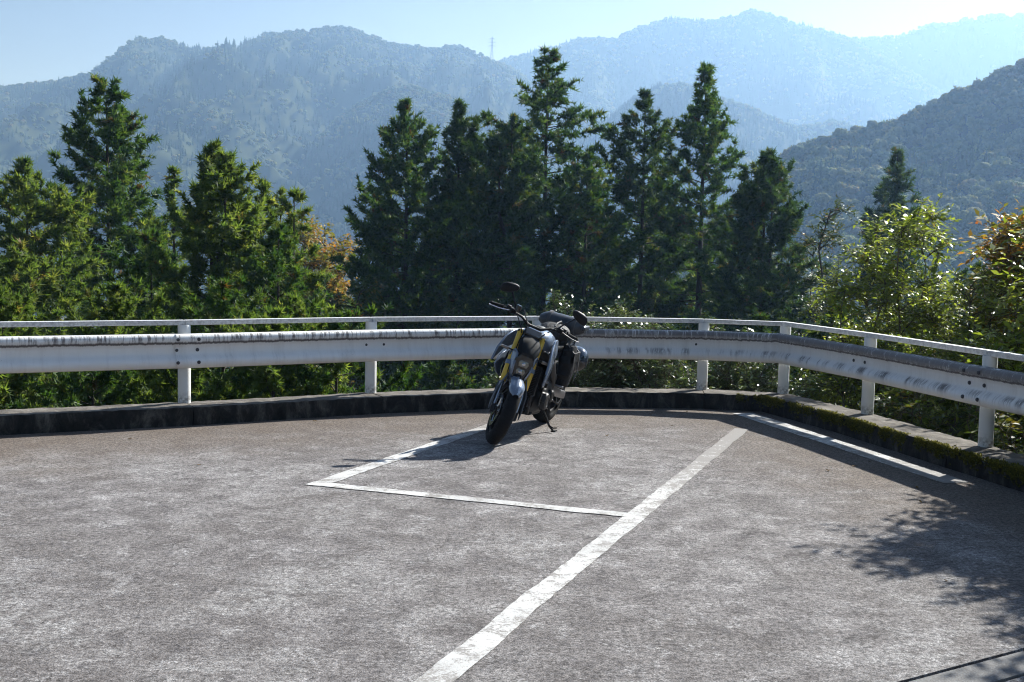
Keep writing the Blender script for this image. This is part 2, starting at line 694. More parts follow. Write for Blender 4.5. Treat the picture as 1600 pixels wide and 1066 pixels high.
k = Nodes('painted_post')
ps = k.noise(9, 7, .7, vec=k.mapping((1, 1, .25)))
sepz = k.n('ShaderNodeSeparateXYZ')
k.l(k.co(), sepz.inputs[0])
foot = k.math('MULTIPLY', k.maprange(sepz.outputs[2], .17, .30, 1, 0), k.maprange(k.noise(26, 6), .42, .62))
cc = k.mix(k.maprange(ps, .5, .75, 0, .4), (.70, .70, .685), (.42, .40, .37))
cc = k.mix(k.math('MULTIPLY', foot, .8), cc, (.12, .10, .08))
k.set(color=cc, rough=.5, normal=k.bump(k.noise(40, 4), .1, .003))
post_mat = k.m

k = Nodes('painted_top_rail')
rs = k.noise(30, 6, .75)
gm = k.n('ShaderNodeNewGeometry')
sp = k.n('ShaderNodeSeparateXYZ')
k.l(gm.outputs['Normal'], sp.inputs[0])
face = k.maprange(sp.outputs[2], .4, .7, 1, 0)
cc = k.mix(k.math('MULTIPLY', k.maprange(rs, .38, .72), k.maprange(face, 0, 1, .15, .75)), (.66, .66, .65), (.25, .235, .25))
k.set(color=cc, rough=.6, normal=k.bump(rs, .12, .003))
toprail_mat = k.m
bolt_mat = simple('dull_bolt_steel', (.07, .07, .08), .5, .7)

guard_rail = empty('guard_rail', (0, 0, 0))
tag(guard_rail, 'long white steel guard rail with corrugated beam and thin top rail', 'guard rail')

# posts: capped steel tubes standing on the kerb
VIS = range(3, len(PL) - 3)
pg = Geo()
for z0, z1, r0, r1 in [(0, 0, 0, 0)]:
    pass
pm = Geo().lathe([(.060, KERB_H - .02), (.060, .918), (.057, .924)], axis='z', n=24)
pme = None
for i in VIS:
    p = PL[i]
    if pme is None:
        po = pm.obj('post', post_mat, guard_rail)
        pme = po.data
    else:
        po = link('post', pme, guard_rail)
    po.location = (p.x, p.y, 0)

# corrugated beams: (offset towards the lot, height)
BP = [(.090, .838), (.100, .846), (.118, .846), (.145, .836), (.163, .818), (.168, .797), (.163, .776), (.148, .757), (.126, .742), (.110, .728), (.106, .712),
      (.106, .664), (.110, .648), (.126, .632), (.148, .616), (.162, .596), (.166, .572), (.160, .549), (.146, .530), (.122, .518), (.104, .514), (.094, .520)]
BL = offset_line(PL, 1.0)


def beam(i0, i1, soil_amt, ext0, ext1, lift, label=None):
    pts = [PL[i] for i in range(i0, i1 + 1)]
    dirs = [(BL[i] - PL[i]) for i in range(i0, i1 + 1)]
    # subdivide
    st, acc = [], 0.0
    for j in range(len(pts) - 1):
        L = (pts[j + 1] - pts[j]).length
        n = int(L / .08)
        for s in range(n + (1 if j == len(pts) - 2 else 0)):
            u = s / n
            st.append((pts[j].lerp(pts[j + 1], u), dirs[j].lerp(dirs[j + 1], u), acc + L * u))
        acc += L
    t0 = (pts[1] - pts[0]).normalized()
    t1 = (pts[-1] - pts[-2]).normalized()
    if ext0:
        st.insert(0, (pts[0] - t0 * ext0, Vector((t0.y, -t0.x, 0)), -ext0))
    if ext1:
        st.append((pts[-1] + t1 * ext1, Vector((t1.y, -t1.x, 0)), acc + ext1))
    if i0 <= 10 < i1 or True:
        # soften sharp bends
        P = [s[0].copy() for s in st]
        for _ in range(1):
            Q = [P[0]] + [(P[q - 1] + P[q] * 2 + P[q + 1]) / 4 for q in range(1, len(P) - 1)] + [P[-1]]
            P = Q
        st = [(P[q], s[1], s[2]) for q, s in enumerate(st)]
    v, f, pa, so, alg = [], [], [], [], []
    tot = 0
    cum = [0]
    for a, b in zip(BP[:-1], BP[1:]):
        tot += math.hypot(a[0] - b[0], a[1] - b[1])
        cum.append(tot)
    m = len(BP)
    base = i0 * 7.3
    for (p, d, a) in st:
        for j, (oo, z) in enumerate(BP):
            q = p + d * (oo + lift)
            v.append((q.x, q.y, z))
            pa.append(cum[j] / tot)
            so.append(soil_amt)
            alg.append(a + base)
    for (p, d, a) in st:
        for j, (oo, z) in enumerate(BP):
            q = p + d * (oo + lift - .004)
            v.append((q.x, q.y, z))
            pa.append(cum[j] / tot)
            so.append(soil_amt)
            alg.append(a + base)
    N = len(st)
    h = N * m
    for s in range(N - 1):
        for j in range(m - 1):
            f.append((s * m + j, s * m + j + 1, (s + 1) * m + j + 1, (s + 1) * m + j))
            f.append((h + s * m + j, h + (s + 1) * m + j, h + (s + 1) * m + j + 1, h + s * m + j + 1))
        for j in (0, m - 1):
            f.append((s * m + j, (s + 1) * m + j, h + (s + 1) * m + j, h + s * m + j))
    for s in (0, N - 1):
        for j in range(m - 1):
            f.append((s * m + j, s * m + j + 1, h + s * m + j + 1, h + s * m + j))
    o = mobj('beam', v, f, beam_mat, guard_rail, smooth=True,
             attrs={'prof': ('POINT', pa), 'soil': ('POINT', so), 'along': ('POINT', alg)})
    if label:
        o['label'] = label
    return o


B1 = beam(4, 6, .15, 0, .0, 0.0)
B2 = beam(6, 8, .15, .12, .0, .007)
B3 = beam(8, 10, .8, .12, .0, .0, 'grimy white beam section behind the motorcycle')
B4 = beam(10, 12, 1.0, .0, .12, .004, 'grimiest white beam section on the right')
B5 = beam(12, 15, 1.0, .12, 0, 0.0)
BEAM_AT = {4: B1, 5: B1, 6: B2, 7: B2, 8: B3, 9: B3, 10: B4, 11: B4, 12: B4, 13: B5, 14: B5}

bolt_me = None
for i, zs, ext in [(5, [.690], 0), (6, [.795, .690, .575], .004), (7, [.690], .004), (8, [.795, .690, .575], 0), (9, [.690], 0), (11, [.690], .004), (12, [.795, .690, .575], .004), (13, [.690], 0)]:
    t = (PL[i + 1] - PL[i - 1]).normalized()
    d = Vector((t.y, -t.x, 0))
    for z in zs:
        oo = .166 if z > .75 else (.106 if z > .6 else .165)
        for sgn in (-1, 1):
            q = PL[i] + d * (oo + ext) + t * (sgn * .098)
            if bolt_me is None:
                g = Geo().lathe([(.0175, -.004), (.0175, .004), (.0145, .010), (.006, .0125)], axis='y', n=10)
                bo = g.obj('bolt', bolt_mat, BEAM_AT[i])
                bolt_me = bo.data
            else:
                bo = link('bolt', bolt_me, BEAM_AT[i])
            bo.location = (q.x, q.y, z)
            bo.rotation_euler = (0, 0, math.atan2(d.y, d.x) - math.pi / 2)

# brackets between post and beam
bk_mat = post_mat
for i in VIS:
    t = (PL[i + 1] - PL[i - 1]).normalized()
    d = Vector((t.y, -t.x, 0))
    c = PL[i] + d * .080
    rot = Matrix(((t.x, d.x, 0), (t.y, d.y, 0), (0, 0, 1)))
    Geo().box((c.x, c.y, .69), (.10, .05, .26), rot).obj('bracket', bk_mat, guard_rail, smooth=False)

# thin top rail in lengths that butt at the posts
for i in list(VIS)[:-1]:
    a, b = PL[i], PL[i + 1]
    t = (b - a).normalized()
    nr = Vector((t.y, -t.x, 0))
    m0 = offset_line(PL, .034)[i:i + 2]
    m1 = offset_line(PL, -.034)[i:i + 2]
    g = t * .0025
    ring = []
    for (q0, q1) in ((m0[0] + g, m1[0] + g), (m0[1] - g, m1[1] - g)):
        ring.append([(q0.x, q0.y, .922), (q0.x, q0.y, .970), (q1.x, q1.y, .970), (q1.x, q1.y, .922)])
    Geo().loft(ring).obj('top_rail', toprail_mat, guard_rail, smooth=False, bevel=.006)

# ------------------------------------------------------------------ moss on the right-hand kerb
k = Nodes('moss')
tn = k.attr('tint')
k.set(color=k.ramp(tn, [(0, (.028, .030, .006)), (.5, (.075, .075, .012)), (1, (.19, .165, .022))]), rough=.95, spec=.1)
moss_mat = k.m


def moss_patch(i0, i1, dens, seed, lo=0.0, hi=1.0):
    rg = np.random.default_rng(seed)
    V, Fq, T = [], [], []
    for i in range(i0, i1):
        A0, A1, B0 = KERB_IN[i], KERB_IN[i + 1], KERB_OUT[i]
        L = (A1 - A0).length
        n = int(L * dens)
        u = rg.uniform(lo if i == i0 else 0, hi if i == i1 - 1 else 1, n)
        patch = .5 + .5 * np.sin(u * L * 3.1 + i * 2) * np.sin(u * L * 7.3 + 1.3) + .25 * np.sin(u * L * 23)
        w = rg.random(n)
        z = np.where(w < .7, .168 - np.abs(rg.normal(0, .045, n)), .17)
        inn = np.where(w < .7, -.004, np.abs(rg.normal(0, .028, n)))
        keep = (rg.random(n) < np.clip(patch * 1.3 - .05 - (inn > .02) * .3 - (z < .10) * .25, .03, 1)) & (z > .02)
        u, z, inn = u[keep], z[keep], inn[keep]
        t = np.array((A1 - A0).normalized())
        nrm = np.array([t[1], -t[0], 0])
        base = np.array(A0)[None] + t[None] * (u * L)[:, None] - nrm[None] * inn[:, None]
        base[:, 2] = z
        m = len(u)
        sz = rg.uniform(.008, .019, m)
        for q in range(3):
            d = rg.normal(0, 1, (m, 3))
            d += nrm * .6 + np.array([0, 0, 1.0])
            d /= np.linalg.norm(d, axis=1)[:, None]
            s = np.cross(d, rg.normal(0, 1, (m, 3)))
            s /= np.linalg.norm(s, axis=1)[:, None]
            a = base + s * sz[:, None] * .6
            b = base - s * sz[:, None] * .6
            c = base + d * sz[:, None] * 1.5
            e = base + np.cross(d, s) * sz[:, None] * .6
            k0 = sum(len(x) for x in V)
            V.append(np.stack([a, b, c, e], 1).reshape(-1, 3))
            ii = k0 + np.arange(m)[:, None] * 4
            Fq.append(np.concatenate([ii + [[0, 1, 2]], ii + [[1, 3, 2]], ii + [[3, 0, 2]]]))
            tt = np.clip(rg.normal(.4, .25, m) + (z > .15) * .3, 0, 1)
            T.append(np.concatenate([tt, tt, tt]))
    return np.concatenate(V), np.concatenate(Fq), np.concatenate(T)


mv, mf, mt = moss_patch(9, 10, 900, 3, lo=.55)
mv2, mf2, mt2 = moss_patch(10, 14, 1900, 4)
o = mobj('moss', np.concatenate([mv, mv2]), np.concatenate([mf, mf2 + len(mv)]), moss_mat, attrs={'tint': ('FACE', np.concatenate([mt, mt2]))})
tag(o, 'yellow green moss growing along the edge of the right kerb', 'moss', kind='stuff')
# ------------------------------------------------------------------ foliage material
def leaf_material(name, stops, rough=.55, transl=.35, spec=.35, attr='tint', trans_tint=(1.0, 1.05, .45), rand=None):
    k = Nodes(name)
    c = k.ramp(k.attr(attr), stops)
    if rand:
        oi = k.n('ShaderNodeObjectInfo')
        c = k.mix(1.0, c, k.ramp(oi.outputs['Random'], rand), 'MULTIPLY')
    k.set(color=c, rough=rough, spec=spec)
    if transl:
        tr = k.n('ShaderNodeBsdfTranslucent')
        k.l(k.mix(1.0, c, trans_tint, 'MULTIPLY'), tr.inputs['Color'])
        ms = k.n('ShaderNodeMixShader')
        ms.inputs[0].default_value = transl
        k.l(k.b.outputs[0], ms.inputs[1])
        k.l(tr.outputs[0], ms.inputs[2])
        k.l(ms.outputs[0], k.out.inputs['Surface'])
    return k.m


def unit(a):
    return a / np.maximum(np.linalg.norm(a, axis=-1, keepdims=True), 1e-9)


def kites(o, d, L, W, rg, fold=.35, up=None):
    """folded leaf blades: one quad each. o,d (n,3) L,W (n,)"""
    n = len(o)
    ref = rg.normal(0, 1, (n, 3)) if up is None else up
    s = unit(np.cross(d, ref))
    nn = np.cross(s, d)
    L = L[:, None]
    W = W[:, None]
    mid = o + d * L * .45
    v = np.stack([o, mid + s * W + nn * W * fold, o + d * L - nn * L * .06, mid - s * W + nn * W * fold], 1).reshape(-1, 3)
    f = np.arange(n * 4).reshape(n, 4)
    return v, f


def solid_blob(c, r, rg, seg=7, rings=5, squash=.85):
    """small lumpy ball, quads"""
    th = np.linspace(0, 2 * np.pi, seg, endpoint=False)
    ph = np.linspace(.12, np.pi - .12, rings)
    P, T = np.meshgrid(ph, th, indexing='ij')
    k_ = 1 + rg.normal(0, .13, P.shape)
    v = np.stack([np.sin(P) * np.cos(T) * k_, np.sin(P) * np.sin(T) * k_, np.cos(P) * k_ * squash], -1).reshape(-1, 3) * r + c
    i_ = np.arange(rings * seg).reshape(rings, seg)
    a, b = i_[:-1], i_[1:]
    f = np.stack([a, b, np.roll(b, -1, 1), np.roll(a, -1, 1)], -1).reshape(-1, 4)
    return v, f


def far_conifer(seed, H=11, Rr=2.3):
    rg = np.random.default_rng(seed)
    V, F, T, n0 = [], [], [], 0
    lv, seg = 9, 9
    th = np.linspace(0, 2 * np.pi, seg, endpoint=False)
    rr_, zz_ = [], []
    for q in range(lv):
        t = q / (lv - 1)
        for lo in (1.0, .62):
            rr_.append((Rr * (1 - t) ** .85 * lo + .05) * rg.uniform(.7, 1.2, seg))
            zz_.append(np.full(seg, H * (t * .93 + (.0 if lo == 1.0 else .045))) + rg.normal(0, .15, seg))
    A, Z = np.array(rr_), np.array(zz_)
    v = np.stack([A * np.cos(th), A * np.sin(th), Z], -1).reshape(-1, 3)
    i_ = np.arange(len(v)).reshape(-1, seg)
    a, b = i_[:-1], i_[1:]
    f = np.stack([a, np.roll(a, -1, 1), np.roll(b, -1, 1), b], -1).reshape(-1, 4)
    V.append(v); F.append(f); T.append(rg.uniform(.2, .7, len(f))); n0 += len(v)
    n = 70
    t = rg.random(n) ** .8
    az = rg.uniform(0, 2 * np.pi, n)
    rad = Rr * (1 - t) ** .8 * rg.uniform(.7, 1.1, n) + .08
    o = np.stack([np.cos(az) * rad * .5, np.sin(az) * rad * .5, t * H], 1)
    d = unit(np.stack([np.cos(az), np.sin(az), rg.uniform(-.5, .25, n) + t * .9], 1))
    v, f = kites(o, d, rad * .75 + .4, rg.uniform(.2, .4, n) * (1.25 - t * .7), rg)
    V.append(v); F.append(f + n0); T.append(rg.random(n))
    return np.concatenate(V), np.concatenate(F), np.concatenate(T)


def far_broadleaf(seed, H=9, Rr=3.6):
    rg = np.random.default_rng(seed)
    V, F, T, n0 = [], [], [], 0
    for q in range(11):
        d = unit(rg.normal(0, 1, 3) + np.array([0, 0, .3])) * np.array([1, 1, .75])
        c = d * Rr * rg.uniform(.35, .68) + np.array([0, 0, H * .55])
        v, f = solid_blob(c, Rr * rg.uniform(.26, .46), rg, 8, 6)
        V.append(v); F.append(f + n0); T.append(np.clip(rg.normal(.5, .18) + rg.normal(0, .12, len(f)), 0, 1)); n0 += len(v)
        m = 12
        dd = unit(rg.normal(0, 1, (m, 3)) + np.array([0, 0, .3]))
        o = c + dd * Rr * .3
        v, f = kites(o, unit(dd + rg.normal(0, .6, (m, 3))), rg.uniform(.5, .95, m), rg.uniform(.2, .38, m), rg, up=dd)
        V.append(v); F.append(f + n0); T.append(rg.random(m)); n0 += len(v)
    return np.concatenate(V), np.concatenate(F), np.concatenate(T)


far_con = leaf_material('far_conifer_foliage', [(0, (.012, .030, .014)), (.6, (.026, .058, .022)), (1, (.055, .09, .026))], .8, .25, .2,
                        rand=[(0, (.7, .75, .8)), (.5, (1, 1, 1)), (1, (1.35, 1.2, .9))])
far_bro = leaf_material('far_broadleaf_foliage', [(0, (.055, .080, .028)), (.6, (.125, .150, .055)), (1, (.205, .22, .10))], .8, .35, .2,
                        rand=[(0, (.65, .85, .8)), (.45, (1, 1, .9)), (.75, (1.3, 1.2, .9)), (.94, (1.5, 1.15, .8)), (1, (1.6, 1.0, .7))])
proto_col = bpy.data.collections.new('forest_prototypes')
for s in range(3):
    v, f, t = far_conifer(10 + s)
    me = new_mesh('proto', v, f, far_con, attrs={'tint': ('FACE', t)})
    proto_col.objects.link(bpy.data.objects.new('proto_a%d' % s, me))
for s in range(3):
    v, f, t = far_broadleaf(20 + s)
    me = new_mesh('proto', v, f, far_bro, attrs={'tint': ('FACE', t)})
    proto_col.objects.link(bpy.data.objects.new('proto_b%d' % s, me))


def scatter_tree():
    g = bpy.data.node_groups.new('scatter_forest', 'GeometryNodeTree')
    g.interface.new_socket('Geometry', in_out='INPUT', socket_type='NodeSocketGeometry')
    g.interface.new_socket('Geometry', in_out='OUTPUT', socket_type='NodeSocketGeometry')
    gi, go = g.nodes.new('NodeGroupInput'), g.nodes.new('NodeGroupOutput')
    ip = g.nodes.new('GeometryNodeInstanceOnPoints')
    ci = g.nodes.new('GeometryNodeCollectionInfo')
    ci.inputs['Collection'].default_value = proto_col
    ci.inputs['Separate Children'].default_value = True
    ci.inputs['Reset Children'].default_value = True
    ip.inputs['Pick Instance'].default_value = True

    def at(nm, typ):
        a = g.nodes.new('GeometryNodeInputNamedAttribute')
        a.data_type = typ
        a.inputs['Name'].default_value = nm
        return a.outputs[0]
    g.links.new(gi.outputs[0], ip.inputs['Points'])
    g.links.new(ci.outputs[0], ip.inputs['Instance'])
    g.links.new(at('kind_index', 'INT'), ip.inputs['Instance Index'])
    cx = g.nodes.new('ShaderNodeCombineXYZ')
    g.links.new(at('spin', 'FLOAT'), cx.inputs[2])
    g.links.new(cx.outputs[0], ip.inputs['Rotation'])
    cs = g.nodes.new('ShaderNodeCombineXYZ')
    sw, shh = at('wide', 'FLOAT'), at('tall', 'FLOAT')
    g.links.new(sw, cs.inputs[0])
    g.links.new(sw, cs.inputs[1])
    g.links.new(shh, cs.inputs[2])
    g.links.new(cs.outputs[0], ip.inputs['Scale'])
    g.links.new(ip.outputs[0], go.inputs[0])
    return g


SCATTER = scatter_tree()


def forest(name, P, kind, wide, tall, rg, label):
    me = bpy.data.meshes.new(name)
    me.vertices.add(len(P))
    me.vertices.foreach_set('co', np.asarray(P, np.float32).ravel())
    for nm, typ, arr in (('kind_index', 'INT', kind), ('spin', 'FLOAT', rg.uniform(0, 6.28, len(P))), ('wide', 'FLOAT', wide), ('tall', 'FLOAT', tall)):
        a = me.attributes.new(nm, typ, 'POINT')
        a.data.foreach_set('value', np.asarray(arr, np.int32 if typ == 'INT' else np.float32))
    o = link(name, me)
    md = o.modifiers.new('forest', 'NODES')
    md.node_group = SCATTER
    tag(o, label, 'forest', kind='stuff')
    return o


def vnoise(x, y, seed):
    """smooth value noise, numpy"""
    rg = np.random.default_rng(seed)
    T = rg.random((64, 64))
    xi, yi = np.floor(x).astype(int), np.floor(y).astype(int)
    xf, yf = x - xi, y - yi
    xf, yf = xf * xf * (3 - 2 * xf), yf * yf * (3 - 2 * yf)
    g = lambda a, b: T[a % 64, b % 64]
    return (g(xi, yi) * (1 - xf) + g(xi + 1, yi) * xf) * (1 - yf) + (g(xi, yi + 1) * (1 - xf) + g(xi + 1, yi + 1) * xf) * yf


def ridged(x, y, seed, oct=5):
    a, s, tot = 1.0, 0.0, 0.0
    for i in range(oct):
        s = s + a * (1 - np.abs(2 * vnoise(x * 2 ** i + i * 7.7, y * 2 ** i + 3.1 * i, seed + i) - 1))
        tot += a
        a *= .5
    return s / tot


floor_mat = Nodes('mountain_floor')
floor_mat.set(color=floor_mat.ramp(floor_mat.noise(.02, 8, .7), [(.3, (.012, .026, .012)), (.7, (.045, .056, .022))]), rough=.95, spec=.1)

MS = .76                                     # metres: ridges as (x, z) at a mean distance
RIDGES = {
    'west': (2300, 1150, [(-1900, 200), (-1500, 250), (-1208, 272), (-1094, 287), (-1018, 297), (-943, 305), (-892, 313), (-829, 327), (-785, 358), (-759, 387), (-747, 395), (-703, 396), (-665, 388), (-640, 377), (-590, 379), (-552, 378), (-515, 400), (-477, 413), (-427, 414), (-389, 423), (-352, 428), (-314, 420), (-263, 400), (-213, 392), (-163, 390), (-119, 394), (-87, 384), (-49, 368), (-11, 353), (27, 325), (78, 280), (155, 232), (246, 165), (330, 90)]),
    'spur': (1700, 700, [(-520, -40), (-445, -3), (-380, 55), (-333, 107), (-268, 178), (-231, 206), (-194, 225), (-157, 234), (-101, 218), (-44, 187), (22, 147), (89, 102), (146, 47), (200, 0)]),
    'north': (2950, 900, [(-513, 270), (-272, 374), (-144, 449), (-48, 471), (33, 492), (97, 510), (161, 531), (242, 529), (305, 561), (377, 582), (433, 580), (497, 581), (545, 595), (593, 607), (641, 596), (707, 573), (771, 558), (836, 543), (919, 503), (1019, 449), (1118, 387), (1218, 326), (1347, 257)]),
    'far': (3150, 500, [(587, 524), (757, 558), (911, 581), (1013, 588), (1097, 624), (1166, 631), (1251, 648), (1352, 657), (1489, 656), (1698, 627), (1922, 588)]),
    'middle': (1350, 560, [(-20, 20), (40, 88), (84, 133), (127, 170), (164, 192), (186, 195), (216, 187), (246, 176), (268, 170), (291, 159), (321, 148), (365, 156), (387, 150), (410, 129), (441, 104), (500, 60)]),
    'east': (640, 330, [(90, 0), (132, 38), (149, 55), (163, 62), (177, 67), (191, 70), (208, 74), (222, 82), (235, 89), (249, 94), (263, 101), (276, 108), (304, 118), (345, 129), (379, 133), (450, 140), (560, 142), (700, 125)]),
}


def mountain(key, seed, nu, nv, spur_scale, spur_amp, ntree, tree_size, broad, label, push=1.0):
    D, depth, prof = RIDGES[key]
    ms = MS * push
    D, depth = D * ms, depth * ms
    P = np.array(prof, float) * ms
    P[:, 1] += 1.74 * (1 - ms) - 7.0 * tree_size
    xs = np.linspace(P[0, 0], P[-1, 0], nu)
    # rows from behind the crest to the foot
    vs_ = np.concatenate([[-.30, -.15, -.05], np.linspace(0, 1, nv)])
    U, Vv = np.meshgrid(xs, vs_)

    def height(X, t):
        rz = np.interp(X, P[:, 0], P[:, 1])
        rz = rz + (vnoise(X / (6 * MS * D / 900) + 5, X * 0, seed + 40) - .5) * D * .0022
        y = D - depth * t
        fall = np.where(t >= 0, np.power(np.clip(t, 0, 1), .92), -t * 1.6)
        z = rz + (VALLEY - 4 - rz) * fall
        # side spurs running down the face
        warp = (vnoise(X / spur_scale * .6, y / spur_scale * .6, seed + 9) - .5) * 1.6
        rn = ridged(X / spur_scale + warp, y / spur_scale * .45 + warp * .4, seed)
        env = np.clip(t * 1.15, 0, 1) ** 1.25 * np.clip(1.25 - t, 0, 1)
        z = z + (rn - .62) * spur_amp * env * 2.2
        z = z + (ridged(X / spur_scale * 3.3, y / spur_scale * 2.6, seed + 3, 4) - .6) * spur_amp * .33 * np.clip(t * 6, 0, 1)
        return y, z
    Y, Z = height(U, Vv)
    n0, n1 = Z.shape
    ii = np.arange(n0 * n1).reshape(n0, n1)
    f = np.stack([ii[:-1, :-1].ravel(), ii[:-1, 1:].ravel(), ii[1:, 1:].ravel(), ii[1:, :-1].ravel()], 1)
    me = new_mesh('mountain', np.stack([U.ravel(), Y.ravel(), Z.ravel()], 1), f, floor_mat.m, smooth=1)
    o = link('mountain', me)
    tag(o, label, kind='structure')
    rg = np.random.default_rng(seed + 77)
    x = rg.uniform(P[0, 0], P[-1, 0], ntree)
    t = rg.uniform(-.02, .97, ntree) ** 1.0
    t = np.where(rg.random(ntree) < .12, rg.uniform(-.015, .012, ntree), t)
    y, z = height(x, t)
    vis = np.abs(x / y) < 1.1
    x, y, z, t = x[vis], y[vis], z[vis], t[vis]
    m = len(x)
    patch = .6 * vnoise(x / (spur_scale * .35), y / (spur_scale * .35), seed + 21) + .4 * vnoise(x / (spur_scale * .09), y / (spur_scale * .09), seed + 22)
    isb = patch + rg.normal(0, .07, m) + .25 * (t < .03) > (1 - broad)
    kind = np.where(isb, 3, 0) + rg.integers(0, 3, m)
    w = tree_size * rg.uniform(.7, 1.35, m)
    tl = w * rg.uniform(.8, 1.15, m)
    forest('forest', np.stack([x, y, z - .6 * w], 1), kind, w, tl, rg, 'forest covering ' + label)
    return o


mountain('west', 3, 300, 100, 230, 240, 34000, .78, .50, 'the long hazy blue mountain on the left')
mountain('spur', 14, 150, 60, 160, 110, 14000, .70, .42, 'the lower wooded spur below the left mountain')
mountain('north', 25, 200, 70, 320, 280, 22000, 1.05, .5, 'the tall pale mountain right of centre')
mountain('far', 36, 120, 40, 420, 120, 5000, 1.1, .5, 'the faintest and farthest ridge at the right')
mountain('middle', 47, 120, 60, 210, 100, 10000, .85, .36, 'the dark two-humped hill below the pale mountain', push=1.45)
mountain('east', 58, 160, 90, 90, 48, 13000, .90, .68, 'the nearer wooded hill rising at the right edge')

# trees on the valley floor and lower slope
rg = np.random.default_rng(91)
n = 7600
r_ = 75 + 420 * rg.random(n) ** .8
th = rg.uniform(-.75, .85, n)
x, y = r_ * np.sin(th), r_ * np.cos(th)
z = np.maximum(ground_z(x, y), VALLEY)
pt = .6 * vnoise(x / 40, y / 40, 5) + .4 * vnoise(x / 11, y / 11, 6)
kind = np.where(pt + rg.normal(0, .06, n) > .6, 3, 0) + rg.integers(0, 3, n)
w = rg.uniform(.7, 1.15, n)
forest('forest', np.stack([x, y, z - .5], 1), kind, w, w * rg.uniform(.9, 1.5, n), rg, 'mixed forest filling the valley behind the near trees')

# ------------------------------------------------------------------ power pylon on the saddle of the left mountain
steel = simple('galvanised_steel', (.28, .29, .31), .6, .5)
pyl = empty('power_pylon', (-51 * MS, 2285 * MS, 364 * MS))
tag(pyl, 'small lattice power pylon on the skyline of the left mountain', 'pylon')
PH = 44 * MS
g = Geo()
lv = [0, .16, .32, .46, .58, .70, .80, .90, 1.0]
wd = lambda u: 5.2 * (1 - u) ** 1.15 * MS + .55
for sx in (-1, 1):
    for sy in (-1, 1):
        g.tube([(sx * wd(u) / 2, sy * wd(u) / 2, u * PH) for u in lv], .26, 4)
for a, b in zip(lv[:-1], lv[1:]):
    for s in (-1, 1):
        for q in (-1, 1):
            g.tube([(-s * wd(a) / 2, q * wd(a) / 2, a * PH), (s * wd(b) / 2, q * wd(b) / 2, b * PH)], .15, 4)
            g.tube([(q * wd(a) / 2, -s * wd(a) / 2, a * PH), (q * wd(b) / 2, s * wd(b) / 2, b * PH)], .15, 4)
g.obj('tower', steel, pyl, smooth=False)
for u, L in ((.60, 6.2), (.76, 5.4), (.91, 4.4)):
    g = Geo()
    for s in (-1, 1):
        g.tube([(0, 0, u * PH + 1.1), (s * L, 0, u * PH)], .22, 4)
        g.tube([(0, 0, u * PH - .1), (s * L, 0, u * PH)], .22, 4)
        g.tube([(s * L * .95, 0, u * PH), (s * L * .95, 0, u * PH - 1.8)], .16, 4)
    g.obj('cross_arm', steel, pyl, smooth=False)

# ------------------------------------------------------------------ haze in the valley air
hz = bpy.data.materials.new('haze')
hz.use_nodes = True
hz.node_tree.nodes.clear()
ho = hz.node_tree.nodes.new('ShaderNodeOutputMaterial')
hv = hz.node_tree.nodes.new('ShaderNodeVolumePrincipled')
hv.inputs['Color'].default_value = (.34, .58, 1.0, 1)
hv.inputs['Absorption Color'].default_value = (1, 1, 1, 1)
hv.inputs['Density'].default_value = .00039
hv.inputs['Anisotropy'].default_value = .40
hz.node_tree.links.new(hv.outputs[0], ho.inputs['Volume'])
hx0, hx1, hy0, hy1, hz0, hz1 = -9100, 9100, -3100, 9100, VALLEY - 8, 520
o = Geo().box(((hx0 + hx1) / 2, (hy0 + hy1) / 2, (hz0 + hz1) / 2), (hx1 - hx0, hy1 - hy0, hz1 - hz0)).obj('haze', hz, smooth=False)
tag(o, 'pale blue haze filling the valley air', 'haze', kind='stuff')
# ------------------------------------------------------------------ near trees and shrubs
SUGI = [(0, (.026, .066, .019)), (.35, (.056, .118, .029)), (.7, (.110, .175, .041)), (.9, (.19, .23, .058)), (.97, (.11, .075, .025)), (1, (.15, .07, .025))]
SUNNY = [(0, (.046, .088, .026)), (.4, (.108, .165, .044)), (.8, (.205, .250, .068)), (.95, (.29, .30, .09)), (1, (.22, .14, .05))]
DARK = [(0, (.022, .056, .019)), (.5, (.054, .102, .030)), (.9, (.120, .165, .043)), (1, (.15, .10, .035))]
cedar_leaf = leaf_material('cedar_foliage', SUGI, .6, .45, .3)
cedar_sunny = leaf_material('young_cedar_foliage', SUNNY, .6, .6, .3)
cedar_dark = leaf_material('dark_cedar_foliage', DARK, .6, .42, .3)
autumn_leaf = leaf_material('autumn_foliage', [(0, (.10, .10, .02)), (.35, (.22, .15, .025)), (.65, (.34, .15, .03)), (.85, (.38, .10, .03)), (1, (.30, .06, .02))], .5, .45, .3, trans_tint=(1, .9, .5))
turning_leaf = leaf_material('orange_green_foliage', [(0, (.11, .15, .03)), (.35, (.25, .24, .05)), (.6, (.42, .27, .05)), (.85, (.52, .25, .055)), (1, (.50, .17, .05))], .5, .45, .3, trans_tint=(1, .9, .5))
mixed_leaf = leaf_material('turning_foliage', [(0, (.03, .06, .014)), (.5, (.07, .10, .02)), (.8, (.16, .15, .03)), (1, (.36, .17, .035))], .5, .4, .3)
glossy_leaf = leaf_material('glossy_evergreen_leaf', [(0, (.055, .10, .035)), (.5, (.13, .18, .065)), (.85, (.24, .27, .11)), (1, (.33, .34, .15))], .34, .25, 1.0)
broad_leaf = leaf_material('light_green_leaf', [(0, (.11, .16, .028)), (.4, (.21, .27, .05)), (.75, (.34, .39, .09)), (.93, (.46, .45, .15)), (1, (.44, .31, .12))], .30, .5, .6, trans_tint=(1.1, 1.1, .4))
k = Nodes('tree_bark')
bn = k.noise(9, 7, .7, vec=k.mapping((1, 1, .12)))
